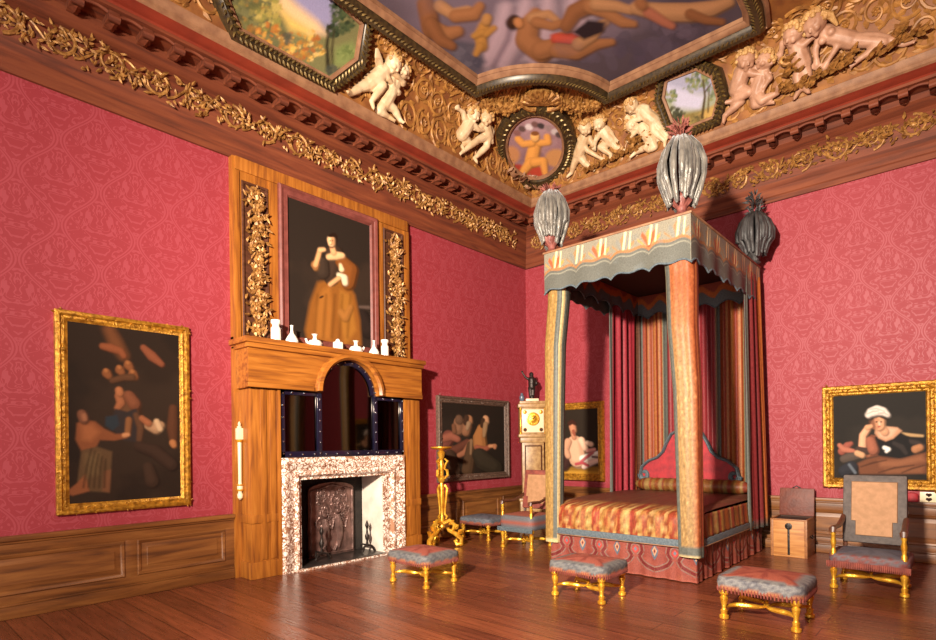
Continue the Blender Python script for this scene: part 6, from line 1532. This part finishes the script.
# plumed finials
def finial(x, y, m, tuft, cup, H=.8, R=.235, tuftH=.24, seed=1):
    T = bpy.data.objects.new('finial', None); COL.objects.link(T); T.parent = BED; ORG[T.name] = ORG['state_bed']; o = Vector((x, y, 4.09)); rn_ = random.Random(seed)
    mb = MB(); mb.lathe([(.05, 0), (.08, .02), (.045, .05), (.06, .09), (.10, .14), (.105, .19), (.07, .24), (.05, .3), (.05, H-.06), (.03, H)], o, 14)
    for i in range(7):
        a = 2*pi*i/7; e = Vector((cos(a), sin(a), 0)); mb.leaf(o+e*.05+Vector((0, 0, .08)), e*.6+Vector((0, 0, 1)), e, .16, .09, .03)
    build('cup', mb, cup, T)
    mb = MB(); n_ = 26
    for i in range(n_):
        a = 2*pi*i/n_+rn_.uniform(-.08, .08); e = Vector((cos(a), sin(a), 0)); z = Vector((0, 0, 1)); q = rn_.uniform(.86, 1.1); lo = rn_.uniform(.1, .24)
        pts = [o+z*(H+.0)+e*.02, o+z*(H+.01)+e*R*.42*q, o+z*(H*.86)+e*R*.78*q, o+z*(H*.66)+e*R*1.0*q, o+z*(H*.48)+e*R*.98*q, o+z*(lo+.12)+e*R*.78*q, o+z*lo+e*R*.58*q, o+z*(lo-.03)+e*R*.66*q]
        mb.tube(pts, [q_*rn_.uniform(.75, 1.1) for q_ in (.014, .024, .031, .033, .033, .031, .03, .01)], 8, flat=.9, flatdir=e)
    build('plume', mb, m, T, angle=80)
    mb = MB()
    for i in range(90):
        a = rn_.uniform(0, 2*pi); e = Vector((cos(a), sin(a), 0)); b = o+Vector((0, 0, H-.02+rn_.uniform(0, tuftH*.75)))+e*rn_.uniform(0, .07); mb.leaf(b, e*rn_.uniform(.2, 1)+Vector((0, 0, rn_.uniform(-.2, 1))), e.cross(Vector((0, 0, 1)))+e*.4, .1, .035, .015)
    build('tuft', mb, tuft, T, normals=False)
finial(2.58, F0+.02, MT['plume'], MT['tuft'], MT['pinkcup'], .78, .215, .12, 1)
finial(4.33, F0+.02, MT['plume'], MT['tuft'], MT['pinkcup'], .84, .235, .26, 2)
finial(4.44, -.46, MT['plumeD'], MT['plumeD'], MT['plumeD'], .70, .225, .42, 3)

# ================================================================== LIGHT
def area(name, loc, target, size, energy, color, sy=None):
    ld = bpy.data.lights.new(name, 'AREA'); ld.energy = energy; ld.color = color; ld.size = size
    if sy: ld.shape = 'RECTANGLE'; ld.size_y = sy
    o = bpy.data.objects.new(name, ld); COL.objects.link(o); o.location = loc
    o.rotation_euler = (Vector(target)-Vector(loc)).to_track_quat('-Z', 'Y').to_euler(); return o
LP = (5.75, -11.2, 3.75)
area('photographers_lamp', LP, (2.4, -1.5, 2.6), .45, 560, (1, .88, .72))
sd = bpy.data.lights.new('photographers_flood', 'SPOT'); sd.energy = 6800; sd.color = (1, .88, .73); sd.spot_size = radians(84); sd.spot_blend = 1.0; sd.shadow_soft_size = .2  # extra spot added at the lamp's place to brighten the far corner
so = bpy.data.objects.new('photographers_flood', sd); COL.objects.link(so); so.location = LP; so.rotation_euler = (Vector((1.9, -.6, 3.2))-Vector(LP)).to_track_quat('-Z', 'Y').to_euler()
for i, (a, b) in enumerate(WX): area('window_daylight', ((a+b)/2, YF+.12, 2.8), ((a+b)/2, 0, 2.8), b-a, 75, (1, .95, .88), 3.4)  # added fill at the unseen windows, lifts the room's ambient light
w = bpy.data.worlds.new('world'); scene.world = w; w.use_nodes = True
w.node_tree.nodes['Background'].inputs[0].default_value = (.9, .95, 1, 1); w.node_tree.nodes['Background'].inputs[1].default_value = .6
vs = scene.view_settings; vs.view_transform = 'Standard'; vs.look = 'None'; vs.gamma = 1; vs.exposure = 0.17
